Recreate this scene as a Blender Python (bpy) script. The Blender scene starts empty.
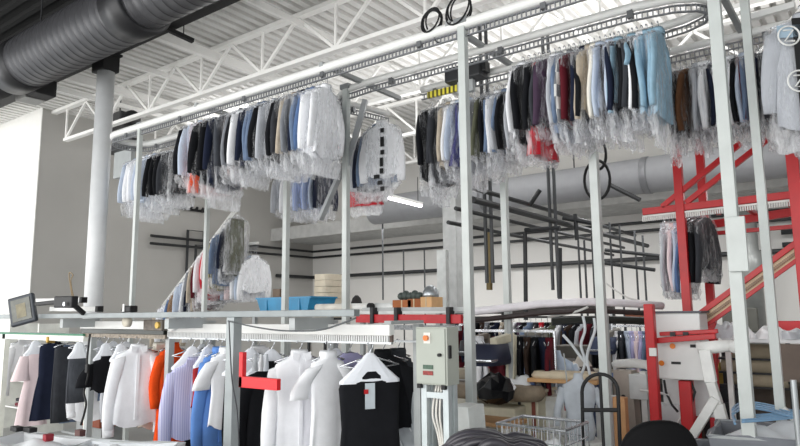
import bpy, math, random
from mathutils import Vector, Matrix
rnd = random.Random(7)
COL = bpy.context.scene.collection
PI = math.pi

# ------------------------------------------------------------------ camera (solved from the room's own straight lines)
PIT, ROL, YAW, FPX = .13940711, -.00929253, .63954477, 646.2
EYE = Vector((0, 0, 1.7))
FW = Vector((-math.sin(YAW)*math.cos(PIT), math.cos(YAW)*math.cos(PIT), math.sin(PIT)))
_r0 = Vector((math.cos(YAW), math.sin(YAW), 0)); _u0 = _r0.cross(FW)
RT = _r0*math.cos(ROL) + _u0*math.sin(ROL); UP = _u0*math.cos(ROL) - _r0*math.sin(ROL)
def _ray(x, y): return RT*((x-400)/FPX) + UP*((223-y)/FPX) + FW
def _on(ax, x, y, v):
    d = _ray(x, y); return EYE + d*((v-EYE[ax])/d[ax])
def aX(x, y, v): return _on(0, x, y, v)      # sight line meets the upright plane X = v
def aY(x, y, v): return _on(1, x, y, v)      # ... the upright plane Y = v
def aZ(x, y, v): return _on(2, x, y, v)      # ... the level plane Z = v
def aD(x, y, d): return EYE + _ray(x, y)*d   # ... at a distance d
cd = bpy.data.cameras.new('camera'); cam = bpy.data.objects.new('camera', cd); COL.objects.link(cam)
cd.sensor_width = 36; cd.lens = 36*FPX/800; cd.clip_end = 200
M = Matrix((RT, UP, -FW)).transposed().to_4x4(); M.translation = EYE; cam.matrix_world = M
bpy.context.scene.camera = cam

# ------------------------------------------------------------------ materials
def lin(c):
    return tuple((v/12.92 if v <= .04045 else ((v+.055)/1.055)**2.4) for v in c)
def hexc(h): return lin(tuple(int(h[i:i+2], 16)/255 for i in (0, 2, 4)))
_mats = {}
def mat(h, rough=.6, metal=0., var=.12, scale=6., bump=0., spec=.5):
    """painted / woven surface: base colour h (hex) broken up by noise"""
    key = (h, rough, metal, var, scale, bump)
    if key in _mats: return _mats[key]
    m = bpy.data.materials.new('surface_'+h); m.use_nodes = True
    nt = m.node_tree; b = nt.nodes['Principled BSDF']
    b.inputs['Roughness'].default_value = rough; b.inputs['Metallic'].default_value = metal
    b.inputs['Specular IOR Level'].default_value = spec
    c = hexc(h)
    tc = nt.nodes.new('ShaderNodeTexCoord'); nz = nt.nodes.new('ShaderNodeTexNoise')
    nz.inputs['Scale'].default_value = scale; nz.inputs['Detail'].default_value = 5
    nt.links.new(tc.outputs['Object'], nz.inputs['Vector'])
    cr = nt.nodes.new('ShaderNodeValToRGB')
    cr.color_ramp.elements[0].position = .3; cr.color_ramp.elements[1].position = .7
    cr.color_ramp.elements[0].color = tuple(v*(1-var) for v in c)+(1,)
    cr.color_ramp.elements[1].color = tuple(min(1, v*(1+var)) for v in c)+(1,)
    nt.links.new(nz.outputs['Fac'], cr.inputs['Fac']); nt.links.new(cr.outputs['Color'], b.inputs['Base Color'])
    if bump:
        bp = nt.nodes.new('ShaderNodeBump'); bp.inputs['Strength'].default_value = bump; bp.inputs['Distance'].default_value = .02
        nt.links.new(nz.outputs['Fac'], bp.inputs['Height']); nt.links.new(bp.outputs['Normal'], b.inputs['Normal'])
    _mats[key] = m; return m
def emit(h, s):
    m = bpy.data.materials.new('lit_tube'); m.use_nodes = True
    b = m.node_tree.nodes['Principled BSDF']; b.inputs['Base Color'].default_value = hexc(h)+(1,)
    b.inputs['Emission Color'].default_value = hexc(h)+(1,); b.inputs['Emission Strength'].default_value = s
    return m
def stripes(h1, h2, axis, scale, rough=.7):
    m = bpy.data.materials.new('striped_'+h1); m.use_nodes = True
    nt = m.node_tree; b = nt.nodes['Principled BSDF']; b.inputs['Roughness'].default_value = rough
    tc = nt.nodes.new('ShaderNodeTexCoord'); w = nt.nodes.new('ShaderNodeTexWave')
    w.bands_direction = axis; w.inputs['Scale'].default_value = scale; w.inputs['Distortion'].default_value = .3
    nt.links.new(tc.outputs['Object'], w.inputs['Vector'])
    cr = nt.nodes.new('ShaderNodeValToRGB'); cr.color_ramp.elements[0].color = hexc(h1)+(1,); cr.color_ramp.elements[1].color = hexc(h2)+(1,)
    nt.links.new(w.outputs['Fac'], cr.inputs['Fac']); nt.links.new(cr.outputs['Color'], b.inputs['Base Color'])
    return m
def plaid(h1, h2):
    m = bpy.data.materials.new('plaid'); m.use_nodes = True
    nt = m.node_tree; b = nt.nodes['Principled BSDF']; b.inputs['Roughness'].default_value = .7
    tc = nt.nodes.new('ShaderNodeTexCoord'); w = nt.nodes.new('ShaderNodeTexChecker'); w.inputs['Scale'].default_value = 9
    w.inputs['Color1'].default_value = hexc(h1)+(1,); w.inputs['Color2'].default_value = hexc(h2)+(1,)
    nt.links.new(tc.outputs['Object'], w.inputs['Vector']); nt.links.new(w.outputs['Color'], b.inputs['Base Color'])
    return m
def plastic(lo, hi, name):
    """thin clear film: mostly see-through, milky in streaks and where it bunches up at the bottom"""
    m = bpy.data.materials.new(name); m.use_nodes = True
    nt = m.node_tree; nt.nodes.clear(); L = nt.links.new
    out = nt.nodes.new('ShaderNodeOutputMaterial'); mix = nt.nodes.new('ShaderNodeMixShader')
    tr = nt.nodes.new('ShaderNodeBsdfTransparent'); pr = nt.nodes.new('ShaderNodeBsdfPrincipled')
    pr.inputs['Base Color'].default_value = (.95, .96, .98, 1); pr.inputs['Roughness'].default_value = .2
    pr.inputs['Specular IOR Level'].default_value = 1.; ts = nt.nodes.new('ShaderNodeBsdfTranslucent'); ts.inputs['Color'].default_value = (.96, .97, 1, 1)
    m2 = nt.nodes.new('ShaderNodeMixShader'); m2.inputs[0].default_value = .45
    tc = nt.nodes.new('ShaderNodeTexCoord'); mp = nt.nodes.new('ShaderNodeMapping'); mp.inputs['Scale'].default_value = (18, 18, 3.2)
    nz = nt.nodes.new('ShaderNodeTexNoise'); nz.inputs['Scale'].default_value = 1.; nz.inputs['Detail'].default_value = 6; nz.inputs['Roughness'].default_value = .65
    L(tc.outputs['Object'], mp.inputs['Vector']); L(mp.outputs['Vector'], nz.inputs['Vector'])
    r1 = nt.nodes.new('ShaderNodeMapRange'); r1.inputs['From Min'].default_value = .42; r1.inputs['From Max'].default_value = .72
    r1.inputs['To Min'].default_value = lo; r1.inputs['To Max'].default_value = hi
    L(nz.outputs['Fac'], r1.inputs['Value'])
    sp = nt.nodes.new('ShaderNodeSeparateXYZ'); L(tc.outputs['Generated'], sp.inputs['Vector'])
    r2 = nt.nodes.new('ShaderNodeMapRange'); r2.inputs['From Min'].default_value = .26; r2.inputs['From Max'].default_value = 0
    r2.inputs['To Min'].default_value = 0; r2.inputs['To Max'].default_value = .16
    L(sp.outputs['Z'], r2.inputs['Value'])
    ad = nt.nodes.new('ShaderNodeMath'); ad.operation = 'ADD'; ad.use_clamp = True
    L(r1.outputs['Result'], ad.inputs[0]); L(r2.outputs['Result'], ad.inputs[1])
    bp = nt.nodes.new('ShaderNodeBump'); bp.inputs['Strength'].default_value = .5; bp.inputs['Distance'].default_value = .02
    L(nz.outputs['Fac'], bp.inputs['Height']); L(bp.outputs['Normal'], pr.inputs['Normal'])
    L(ad.outputs[0], mix.inputs[0]); L(tr.outputs[0], mix.inputs[1]); L(pr.outputs[0], m2.inputs[1]); L(ts.outputs[0], m2.inputs[2]); L(m2.outputs[0], mix.inputs[2]); L(mix.outputs[0], out.inputs['Surface'])
    return m
FILM = plastic(.05, .66, 'clear_film')
WHITE = mat('e9e9e6', .45, var=.04); GREY = mat('a9adad', .5, var=.08); STEEL = mat('b9bdbf', .35, .6, .06)
BLACK = mat('101012', .6, var=.2); RED = mat('bb1018', .4, var=.1); DARK = mat('2a2b2d', .6)
POLE = mat('c3c8c5', .4, var=.06); TRUSS = mat('f6f5f2', .6, var=.02); CHAIN = mat('8b8d90', .5, .2, .15, 30)
CHROME = mat('c9ccd0', .25, .9, .05); PAPER = mat('eceff5', .7, var=.05, bump=.1); PIPE = mat('26282a', .5, var=.2)

# ------------------------------------------------------------------ mesh builder
class MB:
    def __init__(s): s.v = []; s.f = []
    def add(s, vs, fs):
        n = len(s.v); s.v += [Vector(p) for p in vs]; s.f += [tuple(i+n for i in f) for f in fs]; return s
    def box(s, c, size, rz=0):
        c = Vector(c); x, y, z = (k/2 for k in size); R = Matrix.Rotation(rz, 3, 'Z')
        P = [c + R @ Vector((a*x, b*y, d*z)) for a in (-1, 1) for b in (-1, 1) for d in (-1, 1)]
        return s.add(P, [(0,1,3,2),(4,6,7,5),(0,4,5,1),(2,3,7,6),(0,2,6,4),(1,5,7,3)])
    def span(s, a, b):
        a, b = Vector(a), Vector(b); return s.box((a+b)/2, [abs(b[i]-a[i]) for i in range(3)])
    def bar(s, p, q, w, h=None, up=(0, 0, 1)):
        h = h or w; p, q = Vector(p), Vector(q); d = (q-p).normalized(); u = Vector(up)
        if abs(d.dot(u)) > .98: u = Vector((0, 1, 0))
        r = d.cross(u).normalized(); u = r.cross(d)
        P = [e + r*(a*w/2) + u*(b*h/2) for e in (p, q) for a, b in ((-1,-1),(1,-1),(1,1),(-1,1))]
        return s.add(P, [(3,2,1,0),(4,5,6,7),(0,1,5,4),(1,2,6,5),(2,3,7,6),(3,0,4,7)])
    def tube(s, pts, r, n=8, closed=False):
        pts = [Vector(p) for p in pts]; k = len(pts); rings = []; u = None
        for i, p in enumerate(pts):
            if closed: d = pts[(i+1) % k]-pts[i-1]
            else: d = pts[min(i+1, k-1)]-pts[max(i-1, 0)]
            d.normalize()
            if u is None:
                u = d.orthogonal().normalized()
            u = (u - d*u.dot(d)); u = u.normalized() if u.length > 1e-6 else d.orthogonal().normalized()
            w = d.cross(u); rr = r[i] if isinstance(r, (list, tuple)) else r
            rings.append([p + (u*math.cos(2*PI*j/n)+w*math.sin(2*PI*j/n))*rr for j in range(n)])
        return s.loft(rings, cap=not closed, loop=closed)
    def loft(s, rings, cap=True, loop=False):
        n = len(rings[0]); k = len(rings); vs = [p for r in rings for p in r]; fs = []
        for i in range(k if loop else k-1):
            a, b = i*n, ((i+1) % k)*n
            for j in range(n): fs.append((a+j, a+(j+1) % n, b+(j+1) % n, b+j))
        if cap and not loop: fs += [tuple(range(n))[::-1], tuple((k-1)*n+j for j in range(n))]
        return s.add(vs, fs)
    def lathe(s, prof, c=(0, 0, 0), n=20, axis=2):
        c = Vector(c); rings = []
        for r, z in prof:
            ring = []
            for j in range(n):
                a = 2*PI*j/n; q = (r*math.cos(a), r*math.sin(a), z)
                if axis == 0: q = (z, q[0], q[1])
                if axis == 1: q = (q[0], z, q[1])
                ring.append(c+Vector(q))
            rings.append(ring)
        return s.loft(rings)
    def cyl(s, p, q, r, r2=None, n=14): return s.tube([p, q], [r, r if r2 is None else r2], n)
    def ball(s, c, r, sc=(1, 1, 1), n=16):
        c = Vector(c); rings = []
        for i in range(n//2+1):
            t = PI*i/(n//2); rr = max(math.sin(t), .01)
            rings.append([c+Vector((r*sc[0]*rr*math.cos(2*PI*j/n), r*sc[1]*rr*math.sin(2*PI*j/n), -r*sc[2]*math.cos(t))) for j in range(n)])
        return s.loft(rings)
    def prism(s, poly, d):
        """flat outline (3-D points in one plane) given a thickness vector d"""
        d = Vector(d); poly = [Vector(p) for p in poly]; n = len(poly)
        return s.add(poly+[p+d for p in poly], [tuple(range(n))[::-1], tuple(range(n, 2*n))]+[(i, (i+1) % n, n+(i+1) % n, n+i) for i in range(n)])
    def build(s, name, m, parent=None, label=None, cat=None, group=None, kind=None, smooth=False, bevel=0, world=True):
        off = Vector((0, 0, 0))
        if parent is not None:
            if world:
                q = parent
                while q is not None: off += q.location; q = q.parent
        else:
            mn = Vector((min(p[i] for p in s.v) for i in range(3))); mx = Vector((max(p[i] for p in s.v) for i in range(3)))
            off = Vector(((mn.x+mx.x)/2, (mn.y+mx.y)/2, mn.z))
        me = bpy.data.meshes.new(name); me.from_pydata([p-off for p in s.v], [], s.f); me.update()
        if smooth:
            for p in me.polygons: p.use_smooth = True
        me.materials.append(m)
        o = bpy.data.objects.new(name, me); COL.objects.link(o)
        if parent is not None: o.parent = parent
        else: o.location = off
        if bevel:
            b = o.modifiers.new('edge', 'BEVEL'); b.width = bevel; b.segments = 2; b.limit_method = 'ANGLE'
        return tag(o, label, cat, group, kind)
def tag(o, label=None, cat=None, group=None, kind=None):
    for k, v in (('label', label), ('category', cat), ('group', group), ('kind', kind)):
        if v: o[k] = v
    return o
def thing(name, label, cat, loc, rz=0, group=None, kind=None):
    o = bpy.data.objects.new(name, None); COL.objects.link(o); o.empty_display_size = .1
    o.location = loc; o.rotation_euler = (0, 0, rz); return tag(o, label, cat, group, kind)
ORD = 'zeroth first second third fourth fifth sixth seventh eighth ninth tenth eleventh twelfth thirteenth fourteenth fifteenth sixteenth seventeenth eighteenth nineteenth twentieth'.split()
ORD += ['twenty-'+w for w in ORD[1:10]] + ['thirtieth']

# ================================================================== the building
HZ = 6.2          # underside of the roof deck
XL, YW, YB = -14.3, 6.26, 14.62   # grey side wall, white front-facing wall, back wall
XR = 6.0
def S(mb, name, m, **k): return mb.build(name, m, kind='structure', **k)
floor_m = mat('a8a8a6', .5, var=.12, scale=1.5)
S(MB().span((-24, -4, -.1), (XR, YB+.2, 0)), 'floor', floor_m)
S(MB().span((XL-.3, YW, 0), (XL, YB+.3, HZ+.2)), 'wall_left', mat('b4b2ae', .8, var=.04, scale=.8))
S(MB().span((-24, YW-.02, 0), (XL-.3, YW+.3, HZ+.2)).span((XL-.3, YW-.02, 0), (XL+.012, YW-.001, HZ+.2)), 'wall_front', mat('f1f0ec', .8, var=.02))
S(MB().span((XL, YB, 0), (XR, YB+.3, HZ+.2)), 'wall_back', mat('d9d7d3', .8, var=.04, scale=.6))
S(MB().span((XR, 3.5, 0), (XR+.3, YB+.3, HZ+.2)), 'wall_right', mat('d2d1cd', .8))
# ribbed white roof deck, ribs running away from the camera
mb = MB(); x = XL-8; prof = []
while x < XR+.3:
    prof += [(x, HZ), (x+.11, HZ), (x+.12, HZ+.085), (x+.19, HZ+.085)]; x += .2
for (x0, z0), (x1, z1) in zip(prof, prof[1:]):
    mb.add([(x0, 5.25, z0), (x1, 5.25, z1), (x1, YB+.3, z1), (x0, YB+.3, z0)], [(0, 1, 2, 3)])
mb.span((XL-8, 5.25, HZ+.1), (XR+.3, YB+.3, HZ+.16))
S(mb, 'ceiling', mat('e2e1de', .7, var=.03, scale=1.2))
# black painted ribbed ceiling on the near side of the beam
mb = MB(); x = XL-8; prof = []
mb2 = MB()
y = -4.0
while y < 5.2:
    mb2.span((XL-9, y, 6.98), (XR, y+.09, 7.06)); y += .3
mb2.span((XL-9, -4, 7.06), (XR, 5.25, 7.12)); mb2.span((XL-9, 5.18, 6.2), (XR, 5.25, 7.1))
S(mb2, 'ceiling_near', mat('0b0b0b', .9, var=.25, scale=2))
# black I-beam dividing the two ceilings, and the white round column
mb = MB(); YBM = 5.2; ZB = 5.9
mb.span((-22, YBM-.12, ZB), (XR, YBM+.12, ZB+.03)).span((-22, YBM-.02, ZB), (XR, YBM+.02, ZB+.4)).span((-22, YBM-.12, ZB+.37), (XR, YBM+.12, ZB+.4))
S(mb, 'trim_1', BLACK, bevel=.005)
cx, cy = aZ(99, 200, 3.6).x, 5.2
cpt = aY(99, 200, 5.2); cx = cpt.x
col = thing('column', 'round white steel column with black capital under black roof beam', 'column', (cx, cy, 0), kind='structure')
MB().lathe([(.135, 0), (.135, 5.62)], (cx, cy, 0), 28).build('shaft', mat('dcdedf', .35, var=.04), col, smooth=True)
MB().span((cx-.2, cy-.14, 5.6), (cx+.15, cy+.14, 5.9)).span((cx-.24, cy-.16, 5.86), (cx+.2, cy+.16, 5.9)).build('capital', BLACK, col, bevel=.01)
MB().span((cx-.25, cy-.25, 0), (cx+.25, cy+.25, .03)).build('base_plate', GREY, col)
# spiral duct: black, in front of the beam
du = thing('spiral_air_duct', 'large black spiral air duct running below the black ceiling', 'duct', (-10, 4.3, 5.6))
yd, zd, rd = 4.3, 5.66, .40
def ductrun(x0, x1, r, name):
    prof = []; x = x0
    while x < x1:
        prof += [(r, x), (r, x+.135), (r+.005, x+.14), (r+.005, x+.15), (r, x+.155)]; x += .16
    prof.append((r, x1))
    MB().lathe(prof, (0, yd, zd), 32, axis=0).build(name, mat('3f3f42', .45, .2, .12, 4), du, smooth=True)
ductrun(-10.4, -7.6, rd, 'duct_run'); ductrun(-7.3, -3.0, rd*.86, 'duct_run')
for a, b, r in ((-7.65, -7.2, rd+.012), (-10.95, -10.35, rd+.015)):
    MB().lathe([(r-.05, a), (r, a+.02), (r, b-.02), (r-.05, b)], (0, yd, zd), 32, axis=0).build('coupling', mat('2a2a2c', .4, .3), du, smooth=True)
MB().lathe([(.33, -13.5), (.33, -10.7)], (0, yd, zd), 28, axis=0).build('duct_run', mat('242426', .5, .2), du, smooth=True)
for x in (-10.1, -8.3, -6.2): MB().cyl((x, yd, zd+.3), (x, yd, 7.06), .012).build('hanger_rod', DARK, du)
# speaker-like grey and black box pair under the beam beside the duct
b0 = aY(37, 91, 4.9)
w = thing('beam_mounted_box', 'grey faced black box hung below the duct near the column', 'equipment box', b0)
MB().box((0, 0, 0), (.7, .35, .28), .0).build('housing', BLACK, w, world=False, bevel=.02)
MB().box((-.17, -.185, -.0), (.38, .02, .27)).box((-.17, -.02, -.146), (.38, .34, .014)).build('front_panel', mat('8a8a88', .5), w, world=False, bevel=.004)
MB().span((-.03, -.03, .1), (.03, .03, ZB-b0.z)).build('bracket', DARK, w, world=False)

# ------------------------------------------------------------------ trusses and bridging
def truss(Y, x0, x1, zt, zb, step, label, r=.042):
    t = thing('roof_truss', label, 'truss', (x0, Y, zb), group='white steel roof trusses')
    MB().span((x0, Y-.06, zt-.06), (x1, Y+.06, zt)).build('top_chord', TRUSS, t)
    MB().span((x0+.6, Y-.055, zb), (x1-.6, Y+.055, zb+.06)).build('bottom_chord', TRUSS, t)
    x = x0+.6; 
    while x+step <= x1:
        MB().bar((x, Y, zb+.05), (x+step/2, Y, zt-.05), r).build('web_bar', TRUSS, t)
        MB().bar((x+step/2, Y, zt-.05), (x+step, Y, zb+.05), r).build('web_bar', TRUSS, t)
        MB().bar((x, Y, zb+.05), (x, Y, zt-.05), r*.8).build('web_bar', TRUSS, t)
        x += step
ztz = 6.18; zbz = aY(305, 62, 6.5).z
truss(6.5, XL, 3.5, ztz, zbz, 1.55, 'white open web roof truss nearest to the black beam')
truss(8.6, XL, 3.5, ztz, zbz, 1.55, 'white open web roof truss, second from the black beam')
truss(10.7, XL, 3.5, ztz, zbz, 1.55, 'white open web roof truss, third from the black beam')
truss(12.8, XL, 3.5, ztz, zbz, 1.55, 'white open web roof truss nearest to the back wall')
for i, X in enumerate((-12.2, -10.0, -6.6, -3.4, -.6)):
    MB().bar((X, 5.3, 5.98), (X, YB, 5.98), .05, .09).build('bridging_bar', TRUSS, label='white bridging bar running back under the roof deck, %s from the grey side wall' % ORD[i+1], cat='ceiling bar', group='bridging bars under the roof deck')
for i, (X, Z0) in enumerate(((-11.4, 5.98), (-8.6, 5.98))):
    MB().bar((X, 5.2, Z0), (X, YB, Z0), .1, .14).build('ceiling_joist', TRUSS, label='thick white ceiling joist crossing below the trusses, %s grey side wall' % ('nearer the' if i == 0 else 'farther from the'), cat='joist')
# a lower shelf of ribbed deck along the back wall
mb = MB(); y = 12.9
while y < YB:
    mb.span((XL, y, 3.86), (XR, y+.1, 3.93)); y += .2
mb.span((XL, 12.9, 3.93), (XR, YB, 4.0)).span((XL, 12.85, 3.84), (XR, 12.9, 4.2))
S(mb, 'trim_2', mat('b7b7b5', .7))
# long grey duct along the back
gd = thing('grey_air_duct', 'long smooth grey duct slung across the back of the room', 'duct', (-4, 11.6, 4.1))
for a, b in ((-9.4, -6.4), (-6.35, -3.2), (-3.15, 0), (.05, 4)):
    MB().lathe([(.30, a), (.32, a+.03), (.32, b-.03), (.30, b)], (0, 11.6, 4.08), 28, axis=0).build('duct_run', mat('96979a', .6, .1, .05), gd, smooth=True)
for a in (-6.375, -3.175, .025): MB().lathe([(.33, a-.06), (.335, a-.05), (.335, a+.05), (.33, a+.06)], (0, 11.6, 4.08), 28, axis=0).build('joint_band', mat('808184', .45, .3), gd, smooth=True)
for a in (-7.5, -4.5, -1.5): MB().cyl((a, 11.6, 4.35), (a, 11.6, 6.2), .012).build('hanger_rod', DARK, gd)

# ================================================================== light
def area(name, loc, rot, sx, sy, power, color=(1, 1, 1)):
    d = bpy.data.lights.new(name, 'AREA'); d.shape = 'RECTANGLE'; d.size = sx; d.size_y = sy; d.energy = power; d.color = color
    o = bpy.data.objects.new(name, d); COL.objects.link(o); o.location = loc; o.rotation_euler = rot; return o
wd = bpy.data.worlds.new('sky'); bpy.context.scene.world = wd; wd.use_nodes = True
wd.node_tree.nodes['Background'].inputs['Color'].default_value = (.93, .97, 1, 1)
wd.node_tree.nodes['Background'].inputs['Strength'].default_value = 1.1
area('added_wall_daylight', (-17, -1.5, 2.6), (math.radians(90), 0, math.radians(-8)), 7, 4.4, 420, (1, .99, .97))  # second daylight area, added to brighten the white front-facing wall
area('added_deck_fill', (-5.5, 9.5, 4.75), (PI, 0, 0), 11, 2, 50)  # added upward fill that brightens the roof deck; no fitting hangs here
area('shopfront_daylight', (-5, -3.6, 2.6), (math.radians(90), 0, 0), 14, 4.6, 620, (1, .98, .95))
for px, py, Y, pw in ((240, 135, 9.0, 50), (455, 135, 9.4, 50), (590, 85, 9.0, 50), (705, 110, 9.0, 45)):
    dl = bpy.data.lights.new('added_row_backlight', 'POINT'); dl.energy = pw; dl.shadow_soft_size = .15; ol = bpy.data.objects.new('added_row_backlight', dl); COL.objects.link(ol); ol.location = aY(px, py, Y)  # added point lights hidden behind the rows, lighting the bags from behind
area('added_rear_fill', (-9, 12.0, 3.7), (0, 0, 0), 6, .6, 90)  # this and the next are added downward fill, without any fixture
area('added_rear_fill', (-3, 12.4, 3.75), (0, 0, 0), 8, .6, 120)
bpy.context.scene.view_settings.view_transform = 'Standard'
bpy.context.scene.view_settings.look = 'Medium High Contrast' if False else 'None'
bpy.context.scene.view_settings.exposure = .2
bpy.context.scene.cycles.transparent_max_bounces = 32

# ================================================================== overhead conveyor
ZT = 4.3
def smooth_path(pts, seg=.1):
    pts = [Vector((p[0], p[1], p[2] if len(p) > 2 else 0)) for p in pts]; out = []
    for a, b in zip(pts, pts[1:]):
        n = max(1, int((b-a).length/seg))
        out += [a.lerp(b, i/n) for i in range(n)]
    return out+[pts[-1]]
def ladder(mb, path, z, h=.06, pitch=.045, t=.009):
    """toothed conveyor chain: two thin flats with an upright every few centimetres"""
    P = [Vector((p.x, p.y, z+p.z)) for p in path]
    for a, b in zip(P, P[1:]):
        mb.bar(a+Vector((0, 0, h/2)), b+Vector((0, 0, h/2)), .03, .009); mb.bar(a-Vector((0, 0, h/2)), b-Vector((0, 0, h/2)), .03, .009)
    acc = 0
    for a, b in zip(P, P[1:]):
        L = (b-a).length
        while acc < L:
            q = a.lerp(b, acc/L); mb.bar(q-Vector((0, 0, h/2)), q+Vector((0, 0, h/2)), t, t*1.6); acc += pitch
        acc -= L
    return mb
def rail(label, pts, z=ZT, tube_r=.05, lo=None, arc=False, name='overhead_conveyor_rail', grp=None, chain=CHAIN):
    path = smooth_path(pts)
    t = thing(name, label, 'conveyor rail', Vector((path[0].x, path[0].y, z)), group=grp)
    MB().tube([Vector((p.x, p.y, z+.1+p.z)) for p in path], tube_r, 10).build('rail_tube', WHITE, t, smooth=True)
    ladder(MB(), path, z+.005).build('toothed_chain', chain, t)
    n = 0; acc = .6
    for a, b in zip(path, path[1:]):
        acc += (b-a).length
        if acc > 1.3:
            MB().box(a+Vector((0, 0, z+.05)), (.05, .05, .1)).build('clamp', mat('77797b', .4, .5), t); acc = 0
    return t
def arc(cx, cy, r, a0, a1, n=10): return [(cx+r*math.cos(math.radians(a0+(a1-a0)*i/n)), cy+r*math.sin(math.radians(a0+(a1-a0)*i/n))) for i in range(n+1)]
rail('long white overhead conveyor rail with toothed chain, nearest to the black beam',
     [(-8.2, 5.62), (-8.9, 5.62)]+arc(-9.0, 5.31, .31, 90, 270)+[(-8.9, 5.0), (3.2, 5.0)])
rail('white overhead conveyor rail with a curled loop at both ends, second from the black beam',
     [(-5.2, 6.75), (-5.27, 6.4), (-5.36, 6.05), (-5.26, 5.82), (-5.04, 5.68), (-4.6, 5.64), (-1.6, 5.64), (-1.25, 5.70), (-1.08, 5.80), (-1.0, 5.93), (-1.08, 6.10), (-1.25, 6.19), (-1.6, 6.25), (-4.3, 6.25)], tube_r=.04)
rail('white overhead conveyor rail carrying dark trousers and white shirts above the red frame', [(-2.6, 6.9), (3.4, 6.9)], tube_r=.04)
rail('short white overhead rail behind the first bagged row', [(-9.5, 7.9), (-6.6, 7.9)], tube_r=.035)
# ties between the lanes
for X, y0, y1, w in ((-7.0, 4.95, 8.0, ''), (-4.75, 4.95, 6.4, ''), (-3.1, 4.95, 7.0, ''), (-.9, 4.95, 7.1, '')):
    MB().bar((X, y0, 4.43), (X, y1, 4.43), .05, .05).build('conveyor_cross_bar', mat('9fa2a2', .5), label='grey cross bar tying the overhead rails together, %s' % {-7.0: 'behind the first row of bags', -4.75: 'near the curled rail end', -3.1: 'beside the middle white post', -.9: 'at the big rail loop'}[X], cat='cross bar', group='cross bars of the overhead rails')
# cable coils hung on the first rail
for (px, py), rr, lab in (((432, 21), .13, 'small'), ((459, 10), .16, 'large')):
    c = aY(px, py, 5.0); mb = MB()
    for k in range(4):
        ph = rnd.random()*.3; pts = []
        for j in range(24):
            a = 2*PI*j/24; pts.append(c+Vector((rr*(1-.1*k*.5)*math.cos(a)*.8, .02*k-.03+.03*math.sin(a+k), rr*(1-.06*k)*math.sin(a+ph))))
        mb.tube(pts, .009, 6, closed=True)
    mb.tube([c+Vector((0, 0, -rr)), c+Vector((.05, 0, -rr-.1)), c+Vector((.1, 0, -rr-.12))], .009, 6)
    mb.build('cable_coil', BLACK, label='%s coil of black cable tied on top of the front overhead rail' % lab, cat='cable', smooth=True)
# motor unit and black and yellow guard on the second rail
p = aY(466, 74, 6.1); mo = thing('conveyor_motor_box', 'dark grey drive box sitting on the overhead rail behind the middle white post', 'motor box', p)
MB().box((0, 0, 0), (.46, .2, .17)).build('housing', mat('3a3b3d', .5), mo, world=False, bevel=.015)
MB().box((.25, 0, .02), (.06, .12, .12)).build('gearbox', mat('222325', .5), mo, world=False, bevel=.01)
MB().span((-.1, -.03, -.22), (.1, .03, -.08)).build('bracket', GREY, mo, world=False)
p = aY(446, 94, 6.1); gm = stripes('151515', 'f0e24e', 'X', 5.5, .4)
MB().box((0, 0, 0), (.5, .025, .075)).build('hazard_guard_bar', gm, label='yellow and black striped guard bar on the overhead rail', cat='guard bar').location = p

# ------------------------------------------------------------------ posts
def post(px, py, Y, label, w=.065, top=4.45, m=POLE, X=None, group='white steel conveyor posts'):
    q = aY(px, py, Y); X = q.x if X is None else X
    t = thing('conveyor_post', label, 'post', (X, Y, 0), group=group)
    MB().span((-w/2, -w/2, 0), (w/2, w/2, top)).build('upright', m, t, world=False, bevel=.004)
    MB().box((0, 0, .01), (.2, .2, .02)).build('base_plate', GREY, t, world=False)
    MB().box((0, 0, top-.03), (w*1.9, w*1.3, .06)).build('top_clamp', mat('8f9293', .4, .4), t, world=False)
    return t
post(136, 220, 5.0, 'thin white post in front of the black and white bagged shirts', .06)
post(206, 250, 6.9, 'white post standing in front of the sloping row of bags', .07)
post(286, 240, 6.3, 'white post rising in front of the blue striped bagged shirts', .075)
bp = post(346, 220, 5.65, 'grey-white post with slanting braces beside the facing bagged shirt', .07)
post(467, 220, 5.0, 'white post in front of the yellow striped guard bar', .075)
post(507, 280, 6.85, 'white post standing before the dark garments hung at the back', .075, 3.75)
post(601, 300, 6.0, 'white post below the row with light blue shirts', .078, 3.9)
post(732, 220, 5.3, 'broad white post closest to the red steel frame', .088)
p770 = post(762, 200, 5.9, 'white post with a foot brace, next to the broad white post', .068)
MB().bar((.02, -.02, .95), (.42, -.02, .5), .06, .04).build('foot_brace', WHITE, p770, world=False)
for (a, b) in (((0, .02, 3.55), (-.65, .25, 2.9)), ((.0, .02, 3.45), (.2, .12, 4.25)), ((-.02, .02, 4.1), (-.62, .3, 4.3)), ((-.02, .02, 4.05), (-.65, .3, 3.75))):
    MB().bar(a, b, .06, .06).build('brace', mat('9c9fa1', .5), bp, world=False)
for t, z in ((731, 2.3),):
    q = aY(735, 245, 5.3); MB().span((q.x-.04, q.y-.09, q.z-.2), (q.x+.09, q.y-.055, q.z+.2)).build('splice_plate', POLE, bpy.data.objects['conveyor_post.007'], bevel=.004)

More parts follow.
